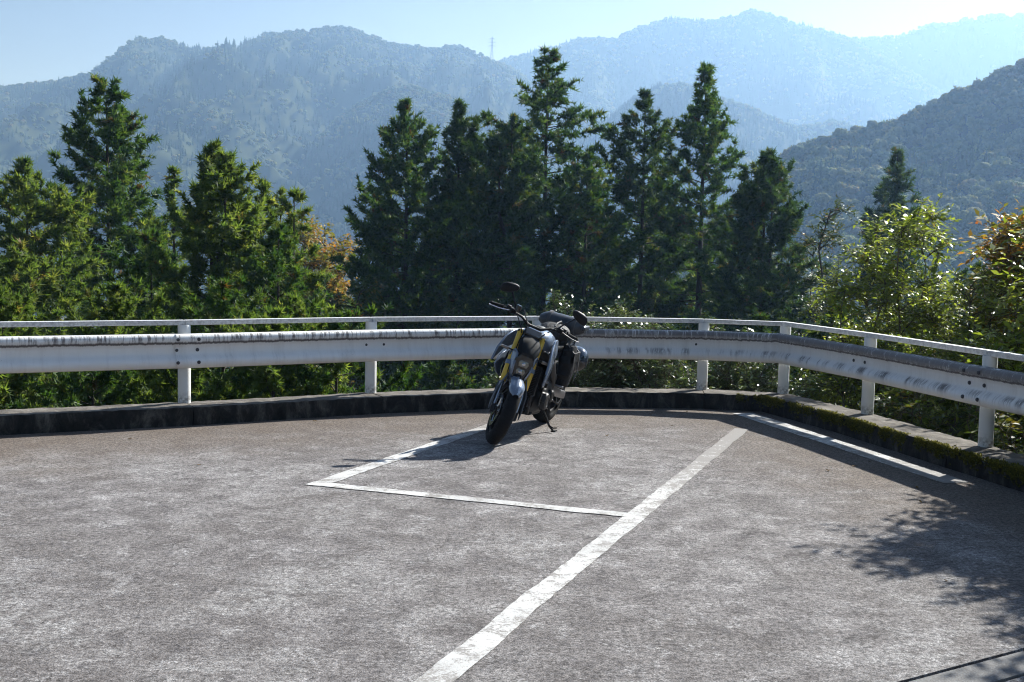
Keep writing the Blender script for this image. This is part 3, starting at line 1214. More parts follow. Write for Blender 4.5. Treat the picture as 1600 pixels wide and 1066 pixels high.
k.set(color=k.ramp(bn, [(.3, (.020, .015, .011)), (.7, (.075, .056, .042))]), rough=.95, normal=k.bump(bn, .6, .02))
bark = k.m
k = Nodes('pale_twig')
k.set(color=k.ramp(k.noise(12, 5), [(.3, (.06, .048, .035)), (.7, (.16, .13, .10))]), rough=.9)
twig_bark = k.m


def sprays(o, d, L, W, rg):
    """needle sprays: three slim blades fanned from one point"""
    n = len(o)
    s = unit(np.cross(d, rg.normal(0, 1, (n, 3))))
    nn = np.cross(s, d)
    V = []
    for ang, ln in ((0.0, 1.0), (.75, .72), (-.75, .72)):
        a = ang + rg.normal(0, .15, n)
        e = d * np.cos(a)[:, None] + s * np.sin(a)[:, None] + nn * rg.normal(0, .22, n)[:, None]
        b = np.cross(e, nn)
        st = o + e * (L * .04)[:, None]
        V.append(np.stack([st + b * W[:, None], o + e * (L * ln)[:, None], st - b * W[:, None]], 1))
    v = np.stack(V, 1).reshape(-1, 3)
    return v, np.arange(n * 9).reshape(n * 3, 3)


class Wood:
    """vectorised tapered limbs"""

    def __init__(self):
        self.v, self.f, self.n = [], [], 0

    def limbs(self, P, r0, r1, sides=4):
        """P (m, s, 3) paths"""
        m, s, _ = P.shape
        T = np.gradient(P, axis=1)
        T = unit(T)
        ref = np.where(np.abs(T[..., 2:3]) > .85, np.array([1.0, 0, 0]), np.array([0, 0, 1.0]))
        u = unit(np.cross(T, ref))
        w = np.cross(T, u)
        tt = np.linspace(0, 1, s)[None, :, None, None]
        r = (np.asarray(r0).reshape(-1, 1, 1, 1) * (1 - tt) + np.asarray(r1).reshape(-1, 1, 1, 1) * tt)
        a = np.arange(sides) * 2 * np.pi / sides
        V = P[:, :, None] + r * (np.cos(a)[None, None, :, None] * u[:, :, None] + np.sin(a)[None, None, :, None] * w[:, :, None])
        i = np.arange(m * s * sides).reshape(m, s, sides)
        A, B = i[:, :-1], i[:, 1:]
        F = np.stack([A, np.roll(A, -1, 2), np.roll(B, -1, 2), B], -1).reshape(-1, 4) + self.n
        self.v.append(V.reshape(-1, 3))
        self.f.append(F)
        self.n += m * s * sides

    def mesh(self, name, mat):
        return new_mesh(name, np.concatenate(self.v), np.concatenate(self.f), mat, smooth=1)


def conifer_mesh(seed, H, Rr, crown0, leafmat, nb=130, size=1.0, shape=.85, up=.75, droop=.35, dens=1.0, leaders=1, gap=.25, stiff=.6, trunk_r=None):
    """needle tree: H tall, crown from crown0 (0..1) to the top, radius Rr; returns (trunk mesh, crown mesh)"""
    rg = np.random.default_rng(seed)
    W = Wood()
    tr = trunk_r or H * .0105
    s = np.linspace(0, 1, 14)
    bend = rg.normal(0, .012, 2) * H
    path = np.stack([bend[0] * np.sin(s * 2.2), bend[1] * np.sin(s * 2.9), s * H], 1)
    W.limbs(path[None], [tr * 1.15], [.012], 8)
    tops = [(path, 1.0, 0.0)]
    for q in range(leaders - 1):
        st = rg.uniform(.62, .78)
        az = rg.uniform(0, 6.28)
        b = np.array([np.interp(st, s, path[:, j]) for j in range(3)])
        le = H * (1 - st) * rg.uniform(.8, .97)
        ss = np.linspace(0, 1, 9)
        off = rg.uniform(.35, .7) * min(Rr, 1.2)
        p2 = b + np.stack([np.cos(az) * off * np.minimum(1, ss * 3), np.sin(az) * off * np.minimum(1, ss * 3), ss * le], 1)
        W.limbs(p2[None], [tr * .45], [.01], 6)
        tops.append((p2, st, 1.0))
    Vs, Fs, Ts = [], [], []
    vn = 0
    for li, (pth, st, extra) in enumerate(tops):
        n = nb if li == 0 else nb // 4
        lo = crown0 if li == 0 else 0.12
        t = lo + (1 - lo) * (np.arange(n) + rg.random(n)) / n
        t = np.minimum(t, .995)
        g = (t - lo) / (1 - lo)
        az = np.arange(n) * 2.399 + rg.normal(0, .5, n)
        ss = np.linspace(0, 1, len(pth))
        base = np.stack([np.interp(t, ss, pth[:, j]) for j in range(3)], 1)
        R0 = Rr if li == 0 else Rr * .5
        lobes = .86 + .34 * np.sin(az * 2 + g * 9 + seed) * np.sin(g * 13 + seed * 1.7) + rg.normal(0, .14, n)
        Lb = R0 * (np.power(1 - g, shape) * np.minimum(1, .62 + g * 1.5) * np.clip((1 - g) / .22, 0, 1) ** .5 + .03) * np.clip(lobes, .3, 1.25)
        keep = rg.random(n) > gap * np.clip(np.sin(g * 21 + az + seed) + .4, 0, 1)
        t, g, az, base, Lb = t[keep], g[keep], az[keep], base[keep], Lb[keep]
        n = len(t)
        el = (-.12 + up * g ** 1.3) + rg.normal(0, .13, n)
        hd = np.stack([np.cos(az), np.sin(az), np.zeros(n)], 1)
        m = 7
        u = np.linspace(0, 1, m)[None, :, None]
        L_ = Lb[:, None, None]
        P = base[:, None] + hd[:, None] * L_ * u * np.cos(el)[:, None, None]
        zz = L_ * (np.sin(el)[:, None, None] * u - droop * (1 - g)[:, None, None] * u ** 2 + droop * .9 * u ** 4)
        P = P + zz * np.array([0, 0, 1.0])
        side = np.cross(hd, np.array([0, 0, 1.0]))
        P = P + side[:, None] * (rg.normal(0, .12, n)[:, None, None] * L_ * u ** 2)
        W.limbs(P, np.clip(Lb * .012, .006, .05), np.full(n, .004), 3)
        # branchlets
        cnt = np.maximum(3, (Lb / (.085 * size) * dens).astype(int))
        bi = np.repeat(np.arange(n), cnt)
        K = len(bi)
        w = np.power(rg.random(K), .75) * .95 + .05
        w = np.where(Lb[bi] > .5, .12 + .88 * w, w)
        fi = w * (m - 1)
        i0 = np.minimum(fi.astype(int), m - 2)
        fr = (fi - i0)[:, None]
        o = P[bi, i0] * (1 - fr) + P[bi, i0 + 1] * fr
        tg = unit(P[bi, i0 + 1] - P[bi, i0])
        lat = unit(np.cross(tg, np.array([0, 0, 1.0])) + 1e-6)
        sg = np.where(rg.random(K) < .5, -1.0, 1.0)[:, None]
        bd = unit(tg * rg.uniform(.35, 1.1, K)[:, None] + lat * sg * rg.uniform(.15, 1.0, K)[:, None] + np.array([0, 0, 1.0]) * rg.normal(.05, .35, K)[:, None])
        bl = size * rg.uniform(.16, .46, K) * (1.05 - .35 * w) * np.clip(Lb[bi] / .8, .45, 1.15)
        ns = 10
        q = (np.arange(ns) + .3) / ns
        oo = o[:, None] + bd[:, None] * (bl[:, None] * q[None])[..., None]
        oo = oo - np.array([0, 0, 1.0]) * (bl[:, None] * (q ** 2)[None] * .22)[..., None]
        dd = bd[:, None] * stiff + rg.normal(0, .55, (K, ns, 3)) + np.array([0, 0, .18])
        dd = unit(dd).reshape(-1, 3)
        oo = oo.reshape(-1, 3)
        M = len(oo)
        v, f = sprays(oo, dd, size * rg.uniform(.10, .23, M), size * rg.uniform(.013, .026, M), rg)
        tint = np.clip(np.repeat(rg.normal(.45, .17, K), ns) + np.repeat(rg.normal(0, .07, n)[bi], ns) + rg.normal(0, .13, M), 0, .94)
        dead = np.repeat(rg.random(K) < .022, ns)
        tint = np.where(dead, rg.uniform(.95, 1, M), tint)
        Vs.append(v)
        Fs.append(f + vn)
        Ts.append(np.repeat(tint, 3))
        vn += len(v)
    cm = new_mesh('crown', np.concatenate(Vs), np.concatenate(Fs), leafmat, attrs={'tint': ('FACE', np.concatenate(Ts))})
    return W.mesh('trunk', bark), cm


def broadleaf_mesh(seed, H, Rr, leafmat, nstem=5, nlimb=60, twigs=9, leaves=11, leaf=.10, aspect=.34, spread=.8, base_r=.04, clear=.1, flat=.6, droop=.25, barkm=None, opening=.5):
    """shrub or small tree: stems from the base, limbs, leafy twigs"""
    rg = np.random.default_rng(seed)
    W = Wood()
    m = 8
    u = np.linspace(0, 1, m)[None, :, None]
    az = np.arange(nstem) * 2.4 + rg.uniform(0, 1, nstem)
    out = Rr * spread * rg.uniform(.2, .75, nstem) * (0 if nstem == 1 else 1)
    hh = H * rg.uniform(.62, .98, nstem)
    hh[0] = H * .97
    hd = np.stack([np.cos(az), np.sin(az), np.zeros(nstem)], 1)
    S = hd[:, None] * (out[:, None, None] * u ** 1.2) + np.array([0, 0, 1.0]) * (hh[:, None, None] * u) + rg.normal(0, .03, (nstem, m, 3)) * H * u * .5
    W.limbs(S, np.full(nstem, base_r), np.full(nstem, base_r * .2), 6)
    si = rg.integers(0, nstem, nlimb)
    w = clear + (1 - clear) * rg.random(nlimb) ** .8
    fi = w * (m - 1)
    i0 = np.minimum(fi.astype(int), m - 2)
    fr = (fi - i0)[:, None]
    o = S[si, i0] * (1 - fr) + S[si, i0 + 1] * fr
    a2 = rg.uniform(0, 2 * np.pi, nlimb)
    prof = np.sqrt(np.clip(1 - ((w - .45) / .62) ** 2, .06, 1))
    Ll = Rr * prof * rg.uniform(.35, .85, nlimb)
    el = opening * (.2 + w) + rg.normal(0, .2, nlimb)
    d = np.stack([np.cos(a2) * np.cos(el), np.sin(a2) * np.cos(el), np.sin(el)], 1)
    LP = o[:, None] + d[:, None] * (Ll[:, None, None] * u) - np.array([0, 0, 1.0]) * (droop * Ll[:, None, None] * u ** 2) + rg.normal(0, .02, (nlimb, m, 3)) * Rr * u
    W.limbs(LP, np.full(nlimb, base_r * .3), np.full(nlimb, .004), 4)
    # twigs along limbs
    ti = np.repeat(np.arange(nlimb), twigs)
    K = len(ti)
    w = .25 + .75 * rg.random(K)
    fi = w * (m - 1)
    i0 = np.minimum(fi.astype(int), m - 2)
    fr = (fi - i0)[:, None]
    o = LP[ti, i0] * (1 - fr) + LP[ti, i0 + 1] * fr
    td = unit(unit(LP[ti, i0 + 1] - LP[ti, i0]) * .7 + rg.normal(0, .6, (K, 3)) + np.array([0, 0, .2]))
    tl = leaf * rg.uniform(2.2, 5.0, K)
    m2 = 4
    u2 = np.linspace(0, 1, m2)[None, :, None]
    TP = o[:, None] + td[:, None] * (tl[:, None, None] * u2) - np.array([0, 0, 1.0]) * (droop * .8 * tl[:, None, None] * u2 ** 2)
    W.limbs(TP, np.full(K, .005), np.full(K, .002), 3)
    q = (np.arange(leaves) + .6) / leaves
    oo = o[:, None] + td[:, None] * (tl[:, None] * q[None])[..., None] - np.array([0, 0, 1.0]) * (droop * .8 * tl[:, None] * (q ** 2)[None])[..., None]
    lat = unit(np.cross(td, np.array([0, 0, 1.0])) + 1e-6)
    sg = np.where(np.arange(leaves) % 2 == 0, 1.0, -1.0)[None, :, None]
    dd = td[:, None] * rg.uniform(.2, .9, (K, leaves, 1)) + lat[:, None] * sg * rg.uniform(.5, 1.1, (K, leaves, 1)) + rg.normal(0, .28, (K, leaves, 3)) - np.array([0, 0, .15])
    dd = unit(dd).reshape(-1, 3)
    oo = oo.reshape(-1, 3)
    M = len(oo)
    upv = unit(np.array([0, 0, 1.0]) + rg.normal(0, 1 - flat, (M, 3)))
    ll = leaf * rg.uniform(.6, 1.2, M)
    v, f = kites(oo, dd, ll, ll * aspect * .5 * rg.uniform(.8, 1.2, M), rg, fold=.3, up=upv)
    tint = np.clip(np.repeat(rg.normal(.45, .16, K), leaves) + np.repeat(rg.normal(0, .10, nlimb)[ti], leaves) + rg.normal(0, .12, M), 0, 1)
    cm = new_mesh('foliage', v, f, leafmat, attrs={'tint': ('FACE', tint)})
    return W.mesh('stems', barkm or twig_bark), cm


def plant(name, meshes, loc, rz=0.0, scale=1.0, label=None, cat='tree', group=None, parts=('trunk', 'crown'), sink=.15):
    x, y = loc[0], loc[1]
    z = float(ground_z(x, y)) - sink if len(loc) == 2 else loc[2]
    e = empty(name, (x, y, z), rz)
    e.scale = (scale,) * 3
    for pn, me in zip(parts, meshes):
        link(pn, me, e)
    tag(e, label, cat, group)
    return e


def tree_to(name, seed, x, y, top, Rr, leafmat, label, crown_z=-9.0, group=None, **kw):
    zb = float(ground_z(x, y)) - .2
    H = top - zb
    c0 = max(.04, (crown_z - zb) / H)
    ms = conifer_mesh(seed, H, Rr, c0, leafmat, **kw)
    return plant(name, ms, (x, y, zb), 0, 1, label, 'tree', group)


MIDG = 'tall cedars in the row behind the motorcycle'
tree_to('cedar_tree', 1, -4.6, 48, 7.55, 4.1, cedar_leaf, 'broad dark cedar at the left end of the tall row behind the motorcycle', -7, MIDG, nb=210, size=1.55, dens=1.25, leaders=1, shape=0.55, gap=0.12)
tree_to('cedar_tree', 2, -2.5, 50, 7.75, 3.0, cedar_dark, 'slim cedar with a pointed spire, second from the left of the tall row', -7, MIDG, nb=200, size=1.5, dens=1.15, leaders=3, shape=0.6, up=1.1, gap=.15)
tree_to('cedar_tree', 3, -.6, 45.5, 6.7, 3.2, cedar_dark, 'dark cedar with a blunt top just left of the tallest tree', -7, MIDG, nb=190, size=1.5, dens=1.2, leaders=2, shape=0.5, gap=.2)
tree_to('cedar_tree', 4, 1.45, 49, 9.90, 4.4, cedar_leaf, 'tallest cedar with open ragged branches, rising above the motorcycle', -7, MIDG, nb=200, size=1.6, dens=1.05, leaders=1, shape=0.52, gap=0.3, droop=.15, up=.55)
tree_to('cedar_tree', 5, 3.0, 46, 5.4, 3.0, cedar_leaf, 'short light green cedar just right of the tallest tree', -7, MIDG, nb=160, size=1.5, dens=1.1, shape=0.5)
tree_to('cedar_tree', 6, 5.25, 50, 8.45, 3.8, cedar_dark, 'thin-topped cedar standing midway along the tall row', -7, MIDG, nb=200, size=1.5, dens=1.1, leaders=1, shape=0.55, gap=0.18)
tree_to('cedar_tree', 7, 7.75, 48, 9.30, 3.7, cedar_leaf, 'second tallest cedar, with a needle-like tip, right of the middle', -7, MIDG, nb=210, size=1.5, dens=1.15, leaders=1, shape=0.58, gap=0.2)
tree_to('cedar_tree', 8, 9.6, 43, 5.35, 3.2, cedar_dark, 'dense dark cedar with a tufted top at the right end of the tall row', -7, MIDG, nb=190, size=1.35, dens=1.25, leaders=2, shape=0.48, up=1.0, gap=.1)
tree_to('fir_tree', 9, 23.2, 70, 8.0, 4.6, cedar_dark, 'lone pyramid-shaped dark fir standing apart at the right', -12, nb=210, size=1.9, dens=1.3, shape=0.7, up=.5, gap=.05)

LG = 'conifers on the left slope'
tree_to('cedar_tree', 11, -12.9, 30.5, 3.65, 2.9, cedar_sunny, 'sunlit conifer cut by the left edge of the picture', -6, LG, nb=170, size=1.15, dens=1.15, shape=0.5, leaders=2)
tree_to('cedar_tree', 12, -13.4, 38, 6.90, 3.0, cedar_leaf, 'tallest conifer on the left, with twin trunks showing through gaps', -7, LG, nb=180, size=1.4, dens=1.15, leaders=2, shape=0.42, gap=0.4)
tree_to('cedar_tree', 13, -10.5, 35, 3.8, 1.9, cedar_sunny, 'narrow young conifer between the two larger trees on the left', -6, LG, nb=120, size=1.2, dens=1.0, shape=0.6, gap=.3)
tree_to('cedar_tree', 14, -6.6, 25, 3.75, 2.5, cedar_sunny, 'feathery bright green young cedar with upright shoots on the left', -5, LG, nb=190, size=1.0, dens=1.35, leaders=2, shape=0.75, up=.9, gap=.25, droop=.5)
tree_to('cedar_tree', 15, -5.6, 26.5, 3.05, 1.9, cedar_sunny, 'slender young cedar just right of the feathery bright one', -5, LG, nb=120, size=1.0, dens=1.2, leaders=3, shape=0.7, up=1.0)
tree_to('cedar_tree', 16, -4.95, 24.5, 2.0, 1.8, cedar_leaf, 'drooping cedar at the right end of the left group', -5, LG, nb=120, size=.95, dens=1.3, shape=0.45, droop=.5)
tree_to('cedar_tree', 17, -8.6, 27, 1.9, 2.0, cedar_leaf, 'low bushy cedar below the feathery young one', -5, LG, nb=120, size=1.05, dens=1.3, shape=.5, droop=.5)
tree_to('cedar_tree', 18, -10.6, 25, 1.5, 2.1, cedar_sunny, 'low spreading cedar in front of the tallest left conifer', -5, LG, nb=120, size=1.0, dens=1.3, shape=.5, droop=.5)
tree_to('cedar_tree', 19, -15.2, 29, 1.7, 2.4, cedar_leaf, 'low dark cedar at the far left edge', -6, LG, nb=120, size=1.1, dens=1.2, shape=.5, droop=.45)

# trees deeper in the grove that close the gaps
FG = 'darker trees deep inside the grove'
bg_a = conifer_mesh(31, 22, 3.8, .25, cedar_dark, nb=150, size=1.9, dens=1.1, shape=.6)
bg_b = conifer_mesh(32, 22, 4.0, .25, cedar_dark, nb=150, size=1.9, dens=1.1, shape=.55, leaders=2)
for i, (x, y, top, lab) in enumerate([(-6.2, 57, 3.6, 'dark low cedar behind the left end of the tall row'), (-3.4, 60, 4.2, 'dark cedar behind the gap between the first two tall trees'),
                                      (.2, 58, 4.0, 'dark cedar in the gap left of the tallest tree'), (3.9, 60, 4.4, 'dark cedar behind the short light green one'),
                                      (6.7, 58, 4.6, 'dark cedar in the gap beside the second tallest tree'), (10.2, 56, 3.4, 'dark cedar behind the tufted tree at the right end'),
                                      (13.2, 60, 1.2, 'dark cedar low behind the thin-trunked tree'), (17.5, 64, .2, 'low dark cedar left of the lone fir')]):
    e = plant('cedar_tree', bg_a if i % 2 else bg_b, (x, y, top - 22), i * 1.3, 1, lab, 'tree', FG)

# broadleaf trees
tm = broadleaf_mesh(41, 15, 4.2, turning_leaf, nstem=5, nlimb=190, twigs=11, leaves=9, leaf=.24, aspect=.6, base_r=.14, clear=.35, spread=.5, barkm=bark)
plant('autumn_tree', tm, (-9.9, 60, 3.3 - 15), .4, 1, 'orange autumn tree behind the gap left of the tall row', 'tree', parts=('trunk', 'foliage'))
tm = broadleaf_mesh(42, 9, 2.6, mixed_leaf, nstem=3, nlimb=80, twigs=10, leaves=9, leaf=.17, aspect=.55, base_r=.08, clear=.25, spread=.6, barkm=bark)
plant('autumn_tree', tm, (-6.3, 40, .4 - 9), 0, 1, 'small yellowing tree left of the tall row', 'tree', 'small turning trees in the grove', ('trunk', 'foliage'))
plant('autumn_tree', tm, (-1.6, 41, -.6 - 9), 1.4, 1, 'small yellowing tree below the dark slim cedar', 'tree', 'small turning trees in the grove', ('trunk', 'foliage'))
plant('autumn_tree', tm, (3.1, 41, -.4 - 9), 2.2, 1, 'small turning tree under the short light green cedar', 'tree', 'small turning trees in the grove', ('trunk', 'foliage'))
plant('autumn_tree', tm, (7.2, 40, -.9 - 9), 3.4, 1, 'small turning tree under the second tallest cedar', 'tree', 'small turning trees in the grove', ('trunk', 'foliage'))
tm = broadleaf_mesh(43, 15, 1.9, mixed_leaf, nstem=2, nlimb=60, twigs=8, leaves=9, leaf=.16, aspect=.45, base_r=.09, clear=.45, spread=.35, barkm=bark)
plant('slender_tree', tm, (11.0, 40.5, 4.2 - 15), .4, 1, 'slender open-crowned tree with thin trunks at the right of the row', 'tree', parts=('trunk', 'foliage'))
tm = broadleaf_mesh(44, 13, 2.4, mixed_leaf, nstem=3, nlimb=80, twigs=9, leaves=9, leaf=.17, aspect=.5, base_r=.09, clear=.2, spread=.55, barkm=bark)
plant('slender_tree', tm, (11.8, 43, 2.2 - 13), 1.9, 1, 'leafy turning tree under the slender open-crowned tree', 'tree', parts=('trunk', 'foliage'))
tm = broadleaf_mesh(45, 14, 4.2, autumn_leaf, nstem=4, nlimb=80, twigs=9, leaves=9, leaf=.3, aspect=.6, base_r=.14, clear=.3, spread=.6, barkm=bark)
plant('autumn_tree', tm, (50.5, 118, 1.5 - 14), .4, 1, 'hazy orange tree in the valley right of the lone fir', 'tree', parts=('trunk', 'foliage'))

# light green shrubs beyond the right-hand rail
RG = 'leafy shrubs behind the right-hand rail'
sh_a = broadleaf_mesh(51, 4.6, 1.2, broad_leaf, nstem=7, nlimb=150, twigs=10, leaves=11, leaf=.092, aspect=.36, base_r=.03, clear=.12, spread=.75, droop=.4, opening=.9)
sh_b = broadleaf_mesh(52, 3.6, 1.05, broad_leaf, nstem=6, nlimb=130, twigs=10, leaves=11, leaf=.092, aspect=.36, base_r=.03, clear=.1, spread=.9, droop=.4, opening=.9)
plant('leafy_shrub', sh_a, (5.05, 14.6, 2.25 - 4.6), 0, 1, 'tall light green shrub rising above the right-hand rail corner', 'shrub', RG, ('stems', 'foliage'))
plant('leafy_shrub', sh_b, (4.25, 14.3, 1.35 - 3.6), 1.1, 1, 'light green shrub just left of the tallest shrub, touching the rail', 'shrub', RG, ('stems', 'foliage'))
plant('leafy_shrub', sh_b, (5.75, 13.6, 1.45 - 3.6), 2.6, 1, 'light green shrub between the tallest shrub and the right edge', 'shrub', RG, ('stems', 'foliage'))
plant('leafy_shrub', sh_b, (4.95, 12.9, .72 - 3.6), 4.1, 1, 'low light green shrub close behind the right-hand beam', 'shrub', RG, ('stems', 'foliage'))
sh_c = broadleaf_mesh(53, 4.4, 1.2, mixed_leaf, nstem=5, nlimb=90, twigs=9, leaves=10, leaf=.12, aspect=.4, base_r=.03, clear=.15, spread=.8, droop=.4, opening=.8)
plant('leafy_shrub', sh_c, (6.7, 14.2, 1.9 - 4.4), .6, 1, 'brownish turning shrub near the right edge behind the rail', 'shrub', RG, ('stems', 'foliage'))
sh_d = broadleaf_mesh(54, 4.4, 1.0, turning_leaf, nstem=4, nlimb=90, twigs=8, leaves=9, leaf=.11, aspect=.5, base_r=.03, clear=.45, spread=.8, droop=.3, opening=.8)
plant('leafy_shrub', sh_d, (6.35, 14.0, 2.2 - 4.4), .6, 1, 'yellow and orange leaved shrub at the right edge of the picture', 'shrub', RG, ('stems', 'foliage'))
sh_e = broadleaf_mesh(55, 4.8, 1.3, broad_leaf, nstem=6, nlimb=190, twigs=10, leaves=10, leaf=.13, aspect=.36, base_r=.035, clear=.2, spread=.8, droop=.45, opening=.9)
plant('leafy_shrub', sh_e, (5.75, 12.1, 2.05 - 4.8), .2, 1, 'large-leaved green shrub half cut by the right edge', 'shrub', RG, ('stems', 'foliage'))
# the bush just outside the frame whose shade falls on the lot
plant('leafy_shrub', sh_e, (5.95, 9.85, 2.85 - 4.8), 2.4, 1.05, 'tall shrub beyond the right edge that shades the lot', 'shrub', RG, ('stems', 'foliage'))
plant('leafy_shrub', sh_e, (5.45, 9.25, 2.75 - 4.8), 4.4, 1.05, 'second tall shrub beyond the right edge that shades the lot', 'shrub', RG, ('stems', 'foliage'))
plant('leafy_shrub', sh_a, (5.05, 8.45, 2.45 - 4.6), 1.4, 1.0, 'shrub beyond the right edge near the end post', 'shrub', RG, ('stems', 'foliage'))
plant('leafy_shrub', sh_e, (5.15, 7.7, 2.75 - 4.8), 3.4, 1.0, 'shrub beyond the right edge farther along the rail', 'shrub', RG, ('stems', 'foliage'))
sh_f = broadleaf_mesh(56, 2.6, 1.0, mixed_leaf, nstem=6, nlimb=90, twigs=8, leaves=9, leaf=.10, aspect=.42, base_r=.02, clear=.05, spread=1.0, droop=.4, opening=.8)
for i, (x, y, lab) in enumerate([(4.3, 11.6, 'dark green undergrowth shrub below the right-hand beam, nearest the corner'), (4.75, 10.4, 'dark green undergrowth shrub below the middle of the right-hand beam'),
                                 (5.0, 9.3, 'dark green undergrowth shrub below the beam at the right edge')]):
    plant('undergrowth_shrub', sh_f, (x, y, .32 - 2.6), i * 2.1, 1, lab, 'shrub', 'undergrowth below the right-hand beam', ('stems', 'foliage'))

# glossy evergreen shrubs behind the far kerb
EG = 'glossy evergreen shrubs behind the far kerb'
ev = broadleaf_mesh(61, 1.7, .75, glossy_leaf, nstem=7, nlimb=110, twigs=9, leaves=10, leaf=.062, aspect=.42, base_r=.018, clear=.1, spread=1.0, droop=.15, opening=.9, flat=.25)
for i, (x, y, top, lab) in enumerate([(.95, 13.9, .95, 'tallest glossy evergreen shrub, right behind the motorcycle luggage'), (1.85, 13.8, .72, 'glossy evergreen shrub left of the far straight post'),
                                      (1.45, 14.3, .6, 'glossy evergreen shrub low between its two taller neighbours'), (2.45, 14.3, .62, 'glossy evergreen shrub half hidden by the far straight post'),
                                      (3.05, 14.0, .50, 'glossy evergreen shrub beside the corner post'), (.35, 14.1, .55, 'glossy evergreen shrub hidden behind the motorcycle')]):
    plant('evergreen_shrub', ev, (x, y, top - 1.7), i * 1.7, 1, lab, 'shrub', EG, ('stems', 'foliage'))

# low cedar saplings and boughs behind the left kerb
SG = 'low cedar saplings behind the left kerb'
sap_a = conifer_mesh(71, 3.0, 1.15, .08, cedar_sunny, nb=90, size=.62, dens=1.2, shape=.5, droop=.5, up=1.0, trunk_r=.03)
sap_b = conifer_mesh(72, 3.0, 1.25, .08, cedar_leaf, nb=90, size=.62, dens=1.2, shape=.45, droop=.7, up=.7, trunk_r=.03)
for i, (x, y, top, lab) in enumerate([(-6.2, 12.9, .35, 'cedar sapling at the left edge below the beam'), (-4.9, 13.4, .40, 'spiky cedar sapling left of the bolted beam joint'),
                                      (-3.9, 13.6, .45, 'cedar sapling directly behind the bolted beam joint'), (-2.9, 13.9, .85, 'bright cedar sapling right of the bolted beam joint'),
                                      (-2.2, 14.5, .80, 'bright cedar sapling just left of the second post'), (-6.6, 14.9, 1.0, 'bushy cedar sapling reaching the top rail at the left edge'),
                                      (-5.4, 15.6, 1.05, 'bushy cedar sapling reaching the top rail left of the joint'), (-4.0, 16.0, 1.1, 'bushy cedar sapling reaching the top rail above the joint'),
                                      (-3.1, 16.4, .9, 'dark cedar sapling behind the bright ones'), (-7.6, 13.6, .5, 'cedar sapling beyond the left edge')]):
    plant('cedar_sapling', sap_a if i % 3 != 1 else sap_b, (x, y, top - 3.0), i * 1.9, 1, lab, 'sapling', SG, ('trunk', 'crown'))

# dark young trees under the grove, seen below the beam
UG = 'dark young trees seen below the far beam'
for i, (x, y, top, lab) in enumerate([(-1.4, 26, -.6, 'dark young cedar seen below the beam right of the second post'), (.5, 24, -.4, 'dark young cedar behind the motorcycle seat'),
                                      (3.4, 25, .1, 'dark young cedar seen between the far posts'), (5.2, 24, .4, 'dark young cedar behind the rail corner'), (7.6, 27, .7, 'dark young cedar behind the tall shrub'),
                                      (10.5, 30, .6, 'dark young cedar left of the right-edge shrubs'), (13.2, 33, 1.5, 'dark young cedar behind the turning shrub at the right')]):
    plant('cedar_tree', bg_a if i % 2 else bg_b, (x, y, top - 22 * .42), i * 2.2, .42, lab, 'tree', UG)
# ------------------------------------------------------------------ motorcycle
paint_bike = simple('blue_grey_paint', (.17, .21, .285), .24, .25, .5, .6, .05, 30)
paint_dark = simple('dark_blue_grey_plastic', (.07, .085, .11), .4, .1, .5, 0, .08, 30)
black_sat = simple('satin_black_plastic', (.007, .007, .008), .5, 0, .25, 0, .2, 30)
black_gloss = simple('gloss_black_plastic', (.008, .008, .009), .12, 0, .5, .4, .2, 30)
rubber = simple('tyre_rubber', (.010, .010, .011), .8, 0, .2, 0, .25, 25, .25, 220)
gold = simple('gold_anodised', (.78, .50, .06), .34, .3, .5, .2, .03, 8)
alloy = simple('cast_alloy', (.34, .34, .36), .35, .85, .5, 0, .1, 30)
dark_alloy = simple('dark_cast_alloy', (.028, .028, .030), .5, .5, .5, 0, .15, 30)
chrome = simple('bare_steel', (.55, .55, .57), .22, .95, .5, 0, .06, 30)
seat_vinyl = simple('seat_vinyl', (.009, .009, .010), .65, 0, .2, 0, .2, 40, .2, 300)
lens_mat = simple('lamp_lens', (.20, .19, .16), .06, .55, .8, .8, .1, 30)
amber = simple('amber_lens', (.45, .16, .02), .15, 0, .5, .4, .1, 30)
mirror_glass = simple('mirror_glass', (.6, .62, .65), .04, 1.0, .5, 0, .02, 30)

LEAN, STEER, YAW = R(12.5), R(27), R(-108)
bike = bpy.data.objects.new('motorcycle', None)
bike.empty_display_size = .3
COL.objects.link(bike)
BIKE_M = Matrix.Translation((.315, 11.40, .004)) @ Matrix.Rotation(YAW, 4, 'Z') @ Matrix.Rotation(-LEAN, 4, 'X')
bike.matrix_world = BIKE_M
tag(bike, 'blue grey naked motorcycle with gold forks leaning on its side stand', 'motorcycle')

RAKE = R(25)
UPV = Vector((-math.sin(RAKE), 0, math.cos(RAKE)))
AX = Vector((1.46, 0, .30))


def fk(s, y=0, dx=0.0):
    """point on the fork line, s metres up from the axle"""
    return AX + UPV * s + Vector((dx, y, 0))


_pv = fk(.7) - Vector((.03 * math.cos(RAKE), 0, .03 * math.sin(RAKE)))
STEER_M = Matrix.Translation(_pv) @ Matrix.Rotation(STEER, 4, UPV) @ Matrix.Translation(-_pv)


def put(g, name, mat, parent=None, steer=False, smooth=True, bevel=0.0, seg=2):
    if steer:
        g.shift(lambda p: STEER_M @ p)
    return g.obj(name, mat, parent or bike, smooth, bevel, seg)


def ring_yz(x, zc, hw, hh, n=24, e=2.4, yc=0.0):
    out = []
    for k in range(n):
        th = 2 * math.pi * k / n
        c, s = math.cos(th), math.sin(th)
        out.append(Vector((x, yc + hw * math.copysign(abs(c) ** (2 / e), c), zc + hh * math.copysign(abs(s) ** (2 / e), s))))
    return out


